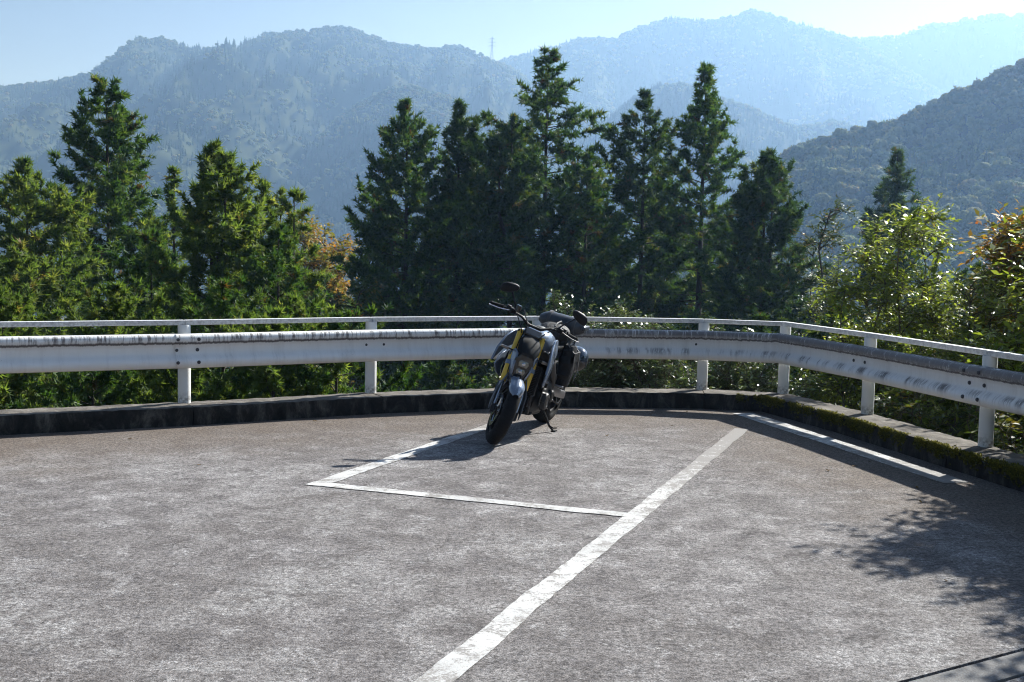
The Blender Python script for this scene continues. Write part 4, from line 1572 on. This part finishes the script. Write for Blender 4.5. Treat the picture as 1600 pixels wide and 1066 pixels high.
def wheel(name, ax, Rt, wt, rim_r, steer, spokes=5, rim_mat=dark_alloy):
    g = Geo()
    hh = (Rt - rim_r) * .80
    prof = []
    for i in range(17):
        ph = R(-112 + 224 * i / 16)
        prof.append((Rt - hh + hh * math.cos(ph), wt / 2 * math.sin(ph) / math.sin(R(90))))
    prof.append((rim_r - .004, wt * .36))
    prof.append((rim_r - .004, -wt * .36))
    g.lathe(prof, ax, 'y', 48, close=True)
    t = put(g, name, rubber, steer=steer)
    # tread grooves: thin slanted ribs let into the crown
    g = Geo()
    w = wt * .34
    rr = [(rim_r + .008, -w - .006), (rim_r + .006, -w + .006), (rim_r - .016, -w + .016), (rim_r - .02, 0), (rim_r - .016, w - .016), (rim_r + .006, w - .006), (rim_r + .008, w + .006), (rim_r - .03, w), (rim_r - .034, 0), (rim_r - .03, -w)]
    g.lathe(rr, ax, 'y', 40, close=True)
    put(g, 'rim', rim_mat, t, steer)
    g = Geo()
    for k in range(spokes):
        for dk in (-.16, .16):
            a0 = 2 * math.pi * k / spokes + .3
            a1 = a0 + dk
            p0 = ax + Vector((math.cos(a0) * .04, 0, math.sin(a0) * .04))
            p1 = ax + Vector((math.cos(a1) * (rim_r - .026), 0, math.sin(a1) * (rim_r - .026)))
            g.tube([p0, p0.lerp(p1, .5), p1], [.017, .012, .015], 6)
    g.lathe([(.028, -.062), (.042, -.05), (.042, .05), (.028, .062)], ax, 'y', 20)
    put(g, 'spokes', rim_mat, t, steer)
    return t


def disc(ax, y, r0, r1, steer, parent):
    g = Geo()
    g.lathe([(r1, y - .0025), (r0, y - .0025), (r0, y + .0025), (r1, y + .0025)], ax, 'y', 40, close=True)
    for k in range(5):
        a = 2 * math.pi * k / 5
        g.tube([ax + Vector((math.cos(a) * .035, y, math.sin(a) * .035)), ax + Vector((math.cos(a + .2) * (r1 + .004), y, math.sin(a + .2) * (r1 + .004)))], .008, 5)
    return put(g, 'brake_disc', chrome, parent, steer)


fw = wheel('front_tyre', AX, .30, .122, .216, True)
disc(AX, .070, .155, .112, True, fw)
disc(AX, -.070, .155, .112, True, fw)
RAX = Vector((0, 0, .315))
rw = wheel('rear_tyre', RAX, .315, .19, .216, False, rim_mat=dark_alloy)
disc(RAX, -.10, .125, .085, False, rw)
g = Geo().lathe([(.105, .108), (.085, .108), (.085, .114), (.105, .114)], RAX, 'y', 36, close=True)
put(g, 'sprocket', chrome, rw)

# front fork
for sy in (-1, 1):
    y = sy * .107
    g = Geo().tube([fk(.01, y), fk(.30, y)], .0215, 12)
    put(g, 'fork_slider', chrome, steer=True)
    g = Geo().tube([fk(.255, y), fk(.262, y), fk(.52, y), fk(.525, y), fk(.755, y)], [.0285, .0295, .0295, .0275, .0275], 16)
    g.lathe([(.024, .755), (.024, .772), (.012, .776)], (0, 0, 0), 'z', 14) if False else None
    put(g, 'fork_tube', gold, steer=True)
    g = Geo().box(fk(.0, y), (.055, .036, .075), Matrix.Rotation(-RAKE, 3, 'Y'))
    g.tube([fk(0, y - .02), fk(0, y + .02)], .024, 12)
    put(g, 'fork_foot', dark_alloy, steer=True, bevel=.006)
    # radial caliper behind the slider
    g = Geo().box(fk(.075, sy * .078, -.075), (.055, .048, .115), Matrix.Rotation(-RAKE - .2, 3, 'Y'))
    put(g, 'brake_caliper', black_gloss, steer=True, bevel=.010)
for s, hgt in ((.515, .055), (.735, .030)):
    g = Geo().box(fk(s, 0, -.015), (.075, .27, hgt), Matrix.Rotation(-RAKE, 3, 'Y'))
    put(g, 'triple_clamp', paint_dark if s < .6 else black_sat, steer=True, bevel=.012)
for sy in (-1, 1):
    g = Geo().tube([fk(.415, sy * .107), fk(.455, sy * .107)], .036, 16)
    put(g, 'fork_clamp', paint_bike, steer=True)

# front fender with its fork guards
g = Geo()
rings = []
for i in range(19):
    u = i / 18
    a = R(46 + 114 * u)
    wd = .070 * (1 - .55 * max(0, (.18 - u) / .18) ** 1.5 - .25 * max(0, (u - .85) / .15))
    r0 = .316 + .008 * math.sin(math.pi * u)
    cs = [(-1.0, -.050), (-.93, -.018), (-.6, .004), (-.22, .012), (0, .016), (.22, .012), (.6, .004), (.93, -.018), (1.0, -.050)]
    outer = [AX + Vector((math.cos(a) * (r0 + dr), y * wd, math.sin(a) * (r0 + dr))) for y, dr in cs]
    inner = [AX + Vector((math.cos(a) * (r0 + dr - .005), y * (wd - .004), math.sin(a) * (r0 + dr - .005))) for y, dr in reversed(cs)]
    rings.append(outer + inner)
g.loft(rings)
put(g, 'front_fender', paint_bike, steer=True)
for sy in (-1, 1):
    g = Geo()
    q = [fk(.36, 0, .02), fk(.33, 0, .075), fk(.20, 0, .055), fk(.03, 0, .040), fk(-.02, 0, .012), fk(.06, 0, -.022), fk(.22, 0, -.03), fk(.33, 0, -.03)]
    ys = [.085, .088, .128, .138, .138, .138, .132, .092]
    g.prism([Vector((p.x, sy * yy, p.z)) for p, yy in zip(q, ys)], (0, sy * .010, 0))
    put(g, 'fork_guard', paint_bike if False else paint_dark, steer=True, bevel=.004)

# headlamp: slim stacked unit between angular side cowls
HZ = -.055
hx = lambda x, y, z: Vector((x, y, z + HZ))
g = Geo()
hexa = lambda x, s, z0=0: [hx(x, y * s, z + z0) for y, z in [(-.060, .875), (.060, .875), (.098, .82), (.092, .74), (.052, .665), (-.052, .665), (-.092, .74), (-.098, .82)]]
g.loft([hexa(1.20, .9), hexa(1.33, 1.0), hexa(1.372, .9), hexa(1.378, .72)])
hl = put(g, 'headlamp_housing', black_gloss, steer=True)
for z, hw, h in ((.800, .046, .030), (.727, .040, .028)):
    g = Geo()
    g.loft([[hx(1.374 + dx, y * hw * s, z + zz * h * s) for y, zz in [(-.75, 1), (.75, 1), (1.08, .2), (.8, -1), (-.8, -1), (-1.08, .2)]] for dx, s in ((0, 1.0), (.006, .98), (.010, .8))])
    put(g, 'lens', lens_mat, hl, True)
    g = Geo()
    g.lathe([(.017, 0), (.019, .004), (.010, .012)], hx(1.383, 0, z), 'x', 14)
    put(g, 'projector', chrome, hl, True)
for sy in (-1, 1):
    g = Geo()
    a = [(1.352, .072, .870), (1.310, .098, .895), (1.240, .104, .860), (1.262, .106, .760), (1.318, .092, .680), (1.372, .052, .640), (1.388, .058, .700), (1.392, .078, .770)]
    g.prism([hx(x, sy * y, z) for x, y, z in a], (-.012, sy * .018, 0))
    put(g, 'headlamp_cowl', paint_bike, steer=True, bevel=.006)
# fly screen and meter
g = Geo()
g.loft([[hx(x, y * w, z + dz) for y, dz in [(-1, -.02), (-.75, .010), (0, .018), (.75, .010), (1, -.02), (.75, -.03), (0, -.022), (-.75, -.03)]] for x, w, z in
        ((1.372, .070, .885), (1.330, .098, .935), (1.270, .105, .985), (1.225, .085, 1.02))])
put(g, 'fly_screen', black_sat, steer=True)
g = Geo().box(hx(1.185, 0, 1.055), (.030, .16, .09), Matrix.Rotation(R(-55), 3, 'Y'))
put(g, 'meter', black_gloss, steer=True, bevel=.010)

# handlebar, grips, levers, mirrors
bar = [(.955, -.405, 1.075), (1.02, -.285, 1.095), (1.075, -.14, 1.085), (1.10, -.06, 1.045), (1.10, .06, 1.045), (1.075, .14, 1.085), (1.02, .285, 1.095), (.955, .405, 1.075)]
g = Geo().tube(bar, [.011, .011, .012, .014, .014, .012, .011, .011], 12)
put(g, 'handlebar', black_sat, steer=True)
for sy in (-1, 1):
    p0, p1 = Vector((1.005, sy * .31, 1.093)), Vector((.948, sy * .418, 1.073))
    g = Geo().tube([p0, p0.lerp(p1, .04), p0.lerp(p1, .96), p1, p1 + (p1 - p0).normalized() * .022], [.022, .0175, .0175, .021, .014], 14)
    put(g, 'grip', rubber, steer=True)
    g = Geo().tube([(1.045, sy * .24, 1.10), (1.085, sy * .285, 1.092), (1.062, sy * .36, 1.075), (1.012, sy * .435, 1.065), (1.005, sy * .445, 1.066)], [.008, .008, .0065, .0055, .009], 8, flat=.6)
    put(g, 'lever', dark_alloy if sy > 0 else chrome, steer=True)
    g = Geo().box((1.045, sy * .235, 1.10), (.055, .06, .045), Matrix.Rotation(sy * R(-25), 3, 'Z'))
    g.box((1.02, sy * .272, 1.102), (.042, .045, .058))
    put(g, 'switch_gear', black_sat, steer=True, bevel=.008)
    if sy < 0:
        g = Geo().lathe([(.024, 0), (.026, .02), (.026, .055), (.020, .062)], (1.08, -.20, 1.11), 'z', 16)
        put(g, 'brake_reservoir', black_gloss, steer=True)
    st = [(1.045, sy * .215, 1.115), (1.055, sy * .235, 1.155), (1.075, sy * .285, 1.225), (1.072, sy * .31, 1.255)]
    g = Geo().tube(st, [.010, .0065, .006, .008], 8)
    ms = put(g, 'mirror_stalk', black_sat, steer=True)
    g = Geo()
    n = 20
    rings = []
    mc = Vector((1.07, sy * .345, 1.285))
    for dx, s in ((-.012, .96), (-.004, 1.0), (.010, .93), (.022, .65), (.027, .25)):
        rg_ = []
        for kx in range(n):
            th = 2 * math.pi * kx / n
            c, s_ = math.cos(th), math.sin(th)
            yy = .082 * math.copysign(abs(c) ** .8, c) * s
            zz = .046 * math.copysign(abs(s_) ** .8, s_) * s * (1 + .25 * c * sy)
            rg_.append(mc + Vector((dx, yy, zz - sy * yy * .28)))
        rings.append(rg_)
    g.loft(rings)
    mh = put(g, 'mirror_head', black_sat, ms, steer=True)
    g = Geo().loft([[mc + Vector((dx, (p - mc).y * s, (p - mc).z * s)) for p in rings[0]] for dx, s in ((-.0135, .93), (-.0125, .94))])
    put(g, 'mirror_glass', mirror_glass, mh, steer=True)
    # indicators
    g = Geo().tube([hx(1.25, sy * .10, .86), hx(1.255, sy * .165, .862)], .007, 8)
    ind = put(g, 'indicator_stalk', black_sat, steer=True)
    g = Geo().loft([[hx(1.262 + dx, sy * y_, .862 + dz * s) for y_, dz in ((.160, -.016), (.160, .016), (.235, .010), (.240, -.010))] for dx, s in ((-.02, .8), (.006, 1.0), (.014, .75))])
    put(g, 'indicator', simple('smoked_lens', (.16, .13, .11), .15, .2, .6, .5), ind, True, bevel=.003)

# brake hoses and cables
g = Geo()
g.tube([(1.08, -.19, 1.11), (1.16, -.16, 1.16), (1.25, -.09, 1.06), (1.24, -.10, .90), (1.30, -.10, .72), (1.40, -.10, .45)], .0055, 6)
g.tube([(1.06, .20, 1.10), (1.17, .17, 1.13), (1.24, .07, 1.02), (1.18, .05, .90)], .0055, 6)
g.tube([(1.05, -.20, 1.09), (1.15, -.20, 1.10), (1.20, -.12, 1.0), (1.12, -.06, .88)], .0055, 6)
put(g, 'cables', black_sat, steer=True)

# fuel tank
T = [(.565, .835, .075, .045), (.62, .855, .11, .085), (.72, .87, .140, .115), (.84, .885, .158, .135), (.96, .885, .160, .138), (1.04, .872, .140, .125), (1.10, .855, .085, .08)]
g = Geo().loft([ring_yz(x, z, hw, hh, 28, 2.6) for x, z, hw, hh in T])
tank = put(g, 'fuel_tank', paint_bike)
g = Geo().lathe([(.055, 1.030), (.055, 1.037), (.045, 1.042)], (.90, 0, 0), 'z', 24)
put(g, 'fuel_cap', dark_alloy, tank)

# tank shrouds: long blades that point down and forward
for sy in (-1, 1):
    g = Geo()
    up_ = [(.83, .165, .955), (1.00, .190, .965), (1.12, .215, .915), (1.215, .240, .815), (1.285, .250, .690), (1.245, .252, .700), (1.135, .240, .765), (1.00, .215, .800), (.86, .190, .830)]
    g.prism([Vector((x, sy * y, z)) for x, y, z in up_], (.0, sy * .022, -.006))
    put(g, 'tank_shroud', paint_bike, bevel=.008)
    g = Geo()
    lo_ = [(.98, .215, .775), (1.12, .235, .735), (1.215, .238, .655), (1.175, .215, .570), (1.105, .200, .535), (1.085, .215, .615), (1.00, .215, .690)]
    g.prism([Vector((x, sy * y, z)) for x, y, z in lo_], (.0, sy * .016, -.004))
    put(g, 'lower_shroud', paint_bike, bevel=.006)
    g = Geo()
    bl = [(.78, .170, .80), (.98, .205, .76), (1.07, .205, .60), (1.03, .185, .36), (.96, .180, .34), (.90, .185, .52), (.80, .175, .66)]
    g.prism([Vector((x, sy * y, z)) for x, y, z in bl], (.0, sy * .014, 0))
    put(g, 'side_panel', black_gloss, bevel=.006)
    g = Geo().tube([(1.12, sy * .05, .86), (1.02, sy * .135, .80), (.80, sy * .165, .70), (.58, sy * .15, .55), (.50, sy * .12, .40)], [.035, .040, .038, .034, .038], 10, flat=1.25)
    put(g, 'frame_spar', dark_alloy)

# radiator and lower oil cooler
g = Geo().box((1.135, 0, .585), (.045, .34, .27), Matrix.Rotation(R(-14), 3, 'Y'))
rad = put(g, 'radiator', black_sat, bevel=.008)
g = Geo()
for kx in range(16):
    z = .475 + kx * .0145
    g.box((1.162 - (z - .585) * .25, 0, z), (.008, .30, .004))
put(g, 'fins', dark_alloy, rad, smooth=False)
g = Geo().box((1.085, 0, .37), (.035, .22, .09), Matrix.Rotation(R(-10), 3, 'Y'))
put(g, 'oil_cooler', black_sat, bevel=.006)

# engine
g = Geo().loft([ring_yz(x, z, hw, hh, 20, 4.0) for x, z, hw, hh in ((.47, .44, .12, .10), (.55, .42, .165, .15), (.78, .39, .175, .155), (.93, .38, .165, .13), (1.0, .38, .13, .09))])
eng = put(g, 'engine', dark_alloy)
g = Geo().box((.88, 0, .60), (.22, .34, .26), Matrix.Rotation(R(25), 3, 'Y'))
put(g, 'cylinder_block', black_sat, eng, bevel=.02)
for x, z, r, y, m in ((.86, .375, .082, .175, dark_alloy), (.66, .40, .060, .165, dark_alloy), (.80, .375, .098, -.175, dark_alloy)):
    sg = 1 if y > 0 else -1
    g = Geo().lathe([(r, 0), (r, sg * .028), (r * .9, sg * .045), (r * .55, sg * .052), (r * .5, sg * .048), (r * .2, sg * .048)], (x, y, z), 'y', 26)
    for kx in range(6):
        a = kx * math.pi / 3
        g.lathe([(.007, 0), (.007, sg * .034), (.004, sg * .036)], (x + math.cos(a) * r * 1.02, y, z + math.sin(a) * r * 1.02), 'y', 6)
    put(g, 'crankcase_cover', m, eng)

# exhaust
g = Geo()
for y in (-.115, -.04, .04, .115):
    g.tube([(1.0, y, .56), (1.07, y, .50), (1.06, y * .95, .36), (.97, y * .75, .25), (.80, y * .45 - .02, .215), (.62, -.05, .21)], .019, 10)
put(g, 'exhaust_headers', dark_alloy)
g = Geo().loft([ring_yz(x, z, hw, hh, 16, 3, yc) for x, z, hw, hh, yc in ((.72, .22, .10, .05, -.03), (.50, .22, .13, .065, -.04), (.36, .235, .09, .06, -.11), (.22, .27, .055, .06, -.17), (.06, .325, .048, .058, -.185))])
put(g, 'muffler', dark_alloy)

# swingarm, chain, seat, tail
for sy in (-1, 1):
    g = Geo().loft([ring_yz(x, z, .022, hh, 12, 4, sy * yc) for x, z, hh, yc in ((.52, .42, .055, .10), (.36, .40, .05, .125), (.15, .35, .042, .135), (-.04, .315, .04, .135))])
    put(g, 'swingarm', alloy if sy > 0 else dark_alloy)
g = Geo()
for dz, z2 in ((.075, .10), (-.065, -.10)):
    g.tube([(.56, .118, .42 + dz * .7), (0, .112, .315 + z2)], .009, 6)
put(g, 'chain', dark_alloy)
g = Geo().loft([ring_yz(x, z, hw, hh, 20, 3) for x, z, hw, hh in ((.60, .825, .085, .035), (.50, .822, .13, .045), (.32, .825, .15, .05), (.18, .86, .14, .055), (-.02, .905, .125, .055), (-.18, .93, .10, .045), (-.24, .935, .06, .02))])
put(g, 'seat', seat_vinyl)
g = Geo().loft([ring_yz(x, z, hw, hh, 16, 3) for x, z, hw, hh in ((.52, .74, .11, .06), (.25, .77, .12, .06), (-.05, .84, .11, .055), (-.28, .915, .075, .035), (-.33, .925, .05, .02))])
tail = put(g, 'tail_cowl', paint_dark)
g = Geo().box((-.325, 0, .905), (.02, .10, .03))
put(g, 'tail_lamp', simple('red_lens', (.30, .01, .008), .15, 0, .5, .5), tail, bevel=.005)
g = Geo().box((-.36, 0, .70), (.012, .09, .36), Matrix.Rotation(R(-28), 3, 'Y'))
g.box((-.44, 0, .58), (.006, .19, .13), Matrix.Rotation(R(-28), 3, 'Y'))
put(g, 'plate_holder', black_sat, bevel=.003)
for sy in (-1, 1):
    g = Geo().prism([Vector((x, sy * .135, z)) for x, z in ((.48, .50), (.40, .52), (.28, .66), (.30, .68), (.42, .58), (.52, .56))], (0, sy * .012, 0))
    g.tube([(.44, sy * .14, .47), (.44, sy * .235, .47)], .012, 10)
    put(g, 'footrest', alloy, bevel=.003)
    g = Geo().tube([(.30, sy * .14, .62), (.28, sy * .235, .62)], .012, 10)
    put(g, 'pillion_footrest', alloy)

# side stand
g = Geo().tube([(.62, .115, .27), (.61, .16, .21), (.575, .225, .105), (.545, .262, .066)], [.016, .014, .011, .010], 10)
g.box((.535, .272, .062), (.075, .042, .010), Matrix.Rotation(LEAN, 3, 'X'))
g.tube([(.575, .222, .11), (.60, .275, .10), (.62, .31, .115)], .006, 6)
put(g, 'side_stand', black_sat)
g = Geo().box((.665, .150, .335), (.10, .03, .06))
g.tube([(.70, .16, .33), (.80, .18, .30), (.815, .235, .30)], .008, 8)
put(g, 'gear_lever', dark_alloy, bevel=.004)

# ------------------------------------------------------------------ luggage carried on the motorcycle
cloth = Nodes('black_nylon')
cn = cloth.noise(9, 6, .6)
cloth.set(color=cloth.ramp(cn, [(.3, (.006, .006, .007)), (.7, (.015, .015, .018))]), rough=.6, spec=.25, normal=cloth.bump(cloth.noise(7, 5, .6, dist=1.2), .8, .03))
tarp = Nodes('dark_dry_bag')
tarp.set(color=tarp.ramp(tarp.noise(8, 5), [(.3, (.030, .034, .042)), (.7, (.055, .06, .072))]), rough=.32, spec=.5, normal=tarp.bump(tarp.noise(8, 4, .5, dist=.8), .35, .02))
strap_mat = simple('grey_webbing', (.09, .09, .095), .7, 0, .3)


def on_bike(name, label, cat, pos):
    e = bpy.data.objects.new(name, None)
    e.empty_display_size = .1
    COL.objects.link(e)
    e.matrix_world = BIKE_M @ Matrix.Translation(pos)
    tag(e, label, cat)
    return e


e = on_bike('dry_bag', 'rolled dark dry bag strapped across the motorcycle seat', 'bag', (.11, .0, 1.03))
n = 22
rings = []
rr = random.Random(9)
for i in range(15):
    u = i / 14
    y = -.235 + .47 * u
    s = min(1, (.18 + 4.5 * min(u, 1 - u)) ** .5)
    rings.append([Vector((.095 * s * math.cos(2 * math.pi * kx / n) * (1 + rr.uniform(-.03, .03)), y, .088 * s * math.sin(2 * math.pi * kx / n) * (1 + rr.uniform(-.03, .03)) - .01)) for kx in range(n)])
Geo().loft(rings).obj('roll', tarp.m, e)
for y in (-.13, .13):
    g = Geo()
    g.lathe([(.096, y - .015), (.099, y - .014), (.099, y + .014), (.096, y + .015)], (0, 0, -.01), 'y', 24)
    g.obj('strap', strap_mat, e)
g = Geo().box((.0, .235, .0), (.20, .035, .05))
g.obj('rolled_end', tarp.m, e, bevel=.015)

e = on_bike('seat_bag', 'puffy black bag on the seat below the dry bag', 'bag', (.33, .0, .94))
rings = []
for i in range(11):
    u = i / 10
    x = -.14 + .30 * u
    s = max(.25, math.sin(math.pi * (.08 + .84 * u)) ** .5)
    rings.append([Vector((x, p.y, p.z)) for p in ring_yz(0, 0, .155 * s, .095 * s * (1 + .04 * math.sin(i * 2.1)), 20, 2.6)])
Geo().loft(rings).obj('shell', cloth.m, e)
Geo().tube([(-.10, .02, .09), (-.03, .03, .118), (.05, .02, .105), (.11, .02, .075)], .008, 6).obj('handle', strap_mat, e)

for sy, lab in ((1, 'black soft saddlebag hanging on the near right side of the motorcycle'), (-1, 'black soft saddlebag hanging on the far side of the motorcycle')):
    e = on_bike('saddlebag', lab, 'bag', (.30, sy * .185, .66))
    e['group'] = 'motorcycle saddlebags'
    rings = []
    for i in range(13):
        u = i / 12
        z = .20 - .40 * u
        s = max(.35, math.sin(math.pi * (.10 + .82 * u)) ** .35)
        ox = .018 * math.sin(i * 1.7)
        rings.append([Vector((p.y * 1.0 + ox, p.z, z + .01 * math.sin(p.y * 30 + i))) for p in ring_yz(0, 0, .135 * s, .075 * s, 22, 3.0)])
    Geo().loft(rings).obj('shell', cloth.m, e)
    for x in (-.09, .09):
        Geo().tube([(x, sy * -.02, .22), (x, sy * .075, .14), (x, sy * .092, -.02), (x * .95, sy * .075, -.16)], .011, 6, flat=.35).obj('strap', strap_mat, e)
    Geo().box((0, sy * .074, .10), (.22, .012, .10)).obj('flap', cloth.m, e, bevel=.006)

# helmet hung at the rear
shell_mat = simple('dark_blue_gloss_shell', (.020, .030, .050), .10, .1, .6, .9, .1, 20)
e = on_bike('helmet', 'dark glossy helmet hanging at the rear of the motorcycle', 'helmet', (-.02, .185, .70))
e.matrix_world = e.matrix_world @ Matrix.Rotation(R(-38), 4, 'X') @ Matrix.Rotation(R(25), 4, 'Z')
nu, nv = 28, 18
v, f = [], []
for j in range(nv + 1):
    ph = math.pi * (.02 + .80 * j / nv)
    for i in range(nu):
        th = 2 * math.pi * i / nu
        r_ = math.sin(ph)
        chin = .025 * max(0, math.cos(th)) * max(0, -math.cos(ph))
        v.append(((.138 * r_ + chin) * math.cos(th), .116 * r_ * math.sin(th), .128 * math.cos(ph)))
for j in range(nv):
    for i in range(nu):
        i2 = (i + 1) % nu
        f.append((j * nu + i, j * nu + i2, (j + 1) * nu + i2, (j + 1) * nu + i))
f.append(tuple(range(nu)))
f.append(tuple(reversed(range(nv * nu, nv * nu + nu))))
Geo().add(v, f).obj('shell', shell_mat, e)
v, f = [], []
for off in (0.003, .006):
    for j in range(7):
        ph = math.pi * (.38 + .22 * j / 6)
        for i in range(15):
            th = R(-80 + 160 * i / 14)
            r_ = math.sin(ph)
            v.append(((.138 + off) * r_ * math.cos(th), (.116 + off) * r_ * math.sin(th), (.128 + off) * math.cos(ph)))
for L in (0, 1):
    for j in range(6):
        for i in range(14):
            a = L * 105 + j * 15 + i
            f.append((a, a + 1, a + 16, a + 15))
Geo().add(v, f).obj('visor', black_gloss, e)
g = Geo()
g.lathe([(.102, -.098), (.106, -.104), (.100, -.110), (.092, -.104)], (0, 0, 0), 'z', 28, close=True)
g.obj('neck_trim', rubber, e)
Geo().tube([(.02, .07, -.10), (.0, .03, -.15), (-.01, -.03, -.15), (.0, -.07, -.10)], .007, 6, flat=.4).obj('chin_strap', strap_mat, e)

# ------------------------------------------------------------------ fallen leaves on the lot
litter_mat = leaf_material('dry_leaf', [(0, (.06, .035, .015)), (.5, (.16, .09, .035)), (1, (.25, .17, .08))], .7, .2, .2)
rg = np.random.default_rng(17)
lm = []
for q in range(3):
    nseg = 6
    v, f = [], []
    for i in range(nseg + 1):
        u = i / nseg
        w = .017 * math.sin(math.pi * min(1, u * .95 + .05)) ** .8
        z = .004 + .012 * (u - .5) ** 2 * 4 * (.5 + q * .4)
        v += [(u * .06 - .03, -w, z + .007), (u * .06 - .03, 0, z), (u * .06 - .03, w, z + .006)]
    for i in range(nseg):
        for s in (0, 1):
            f.append((i * 3 + s, i * 3 + s + 1, i * 3 + 4 + s, i * 3 + 3 + s))
    me = new_mesh('dry_leaf', v, f, litter_mat, smooth=1, attrs={'tint': ('FACE', np.full(len(f), .25 + .3 * q))})
    lm.append(me)
spots = [(3.02, 9.55), (2.82, 9.32), (2.9, 8.0), (2.35, 6.05), (-2.4, 8.8), (.9, 10.6), (1.6, 11.3), (2.55, 9.1), (3.05, 8.5), (-3.3, 9.9), (-1.9, 11.1), (1.9, 12.3)]
for i, (x, y) in enumerate(spots):
    o = link('dry_leaf', lm[i % 3], None, (x, y, .0015))
    o.rotation_euler = (rg.uniform(-.15, .15), rg.uniform(-.15, .15), rg.uniform(0, 6.28))
    s = rg.uniform(.4, .75)
    o.scale = (s, s, s)
    tag(o, 'small dry leaf fallen on the asphalt', 'leaf', 'dry leaves scattered on the lot')
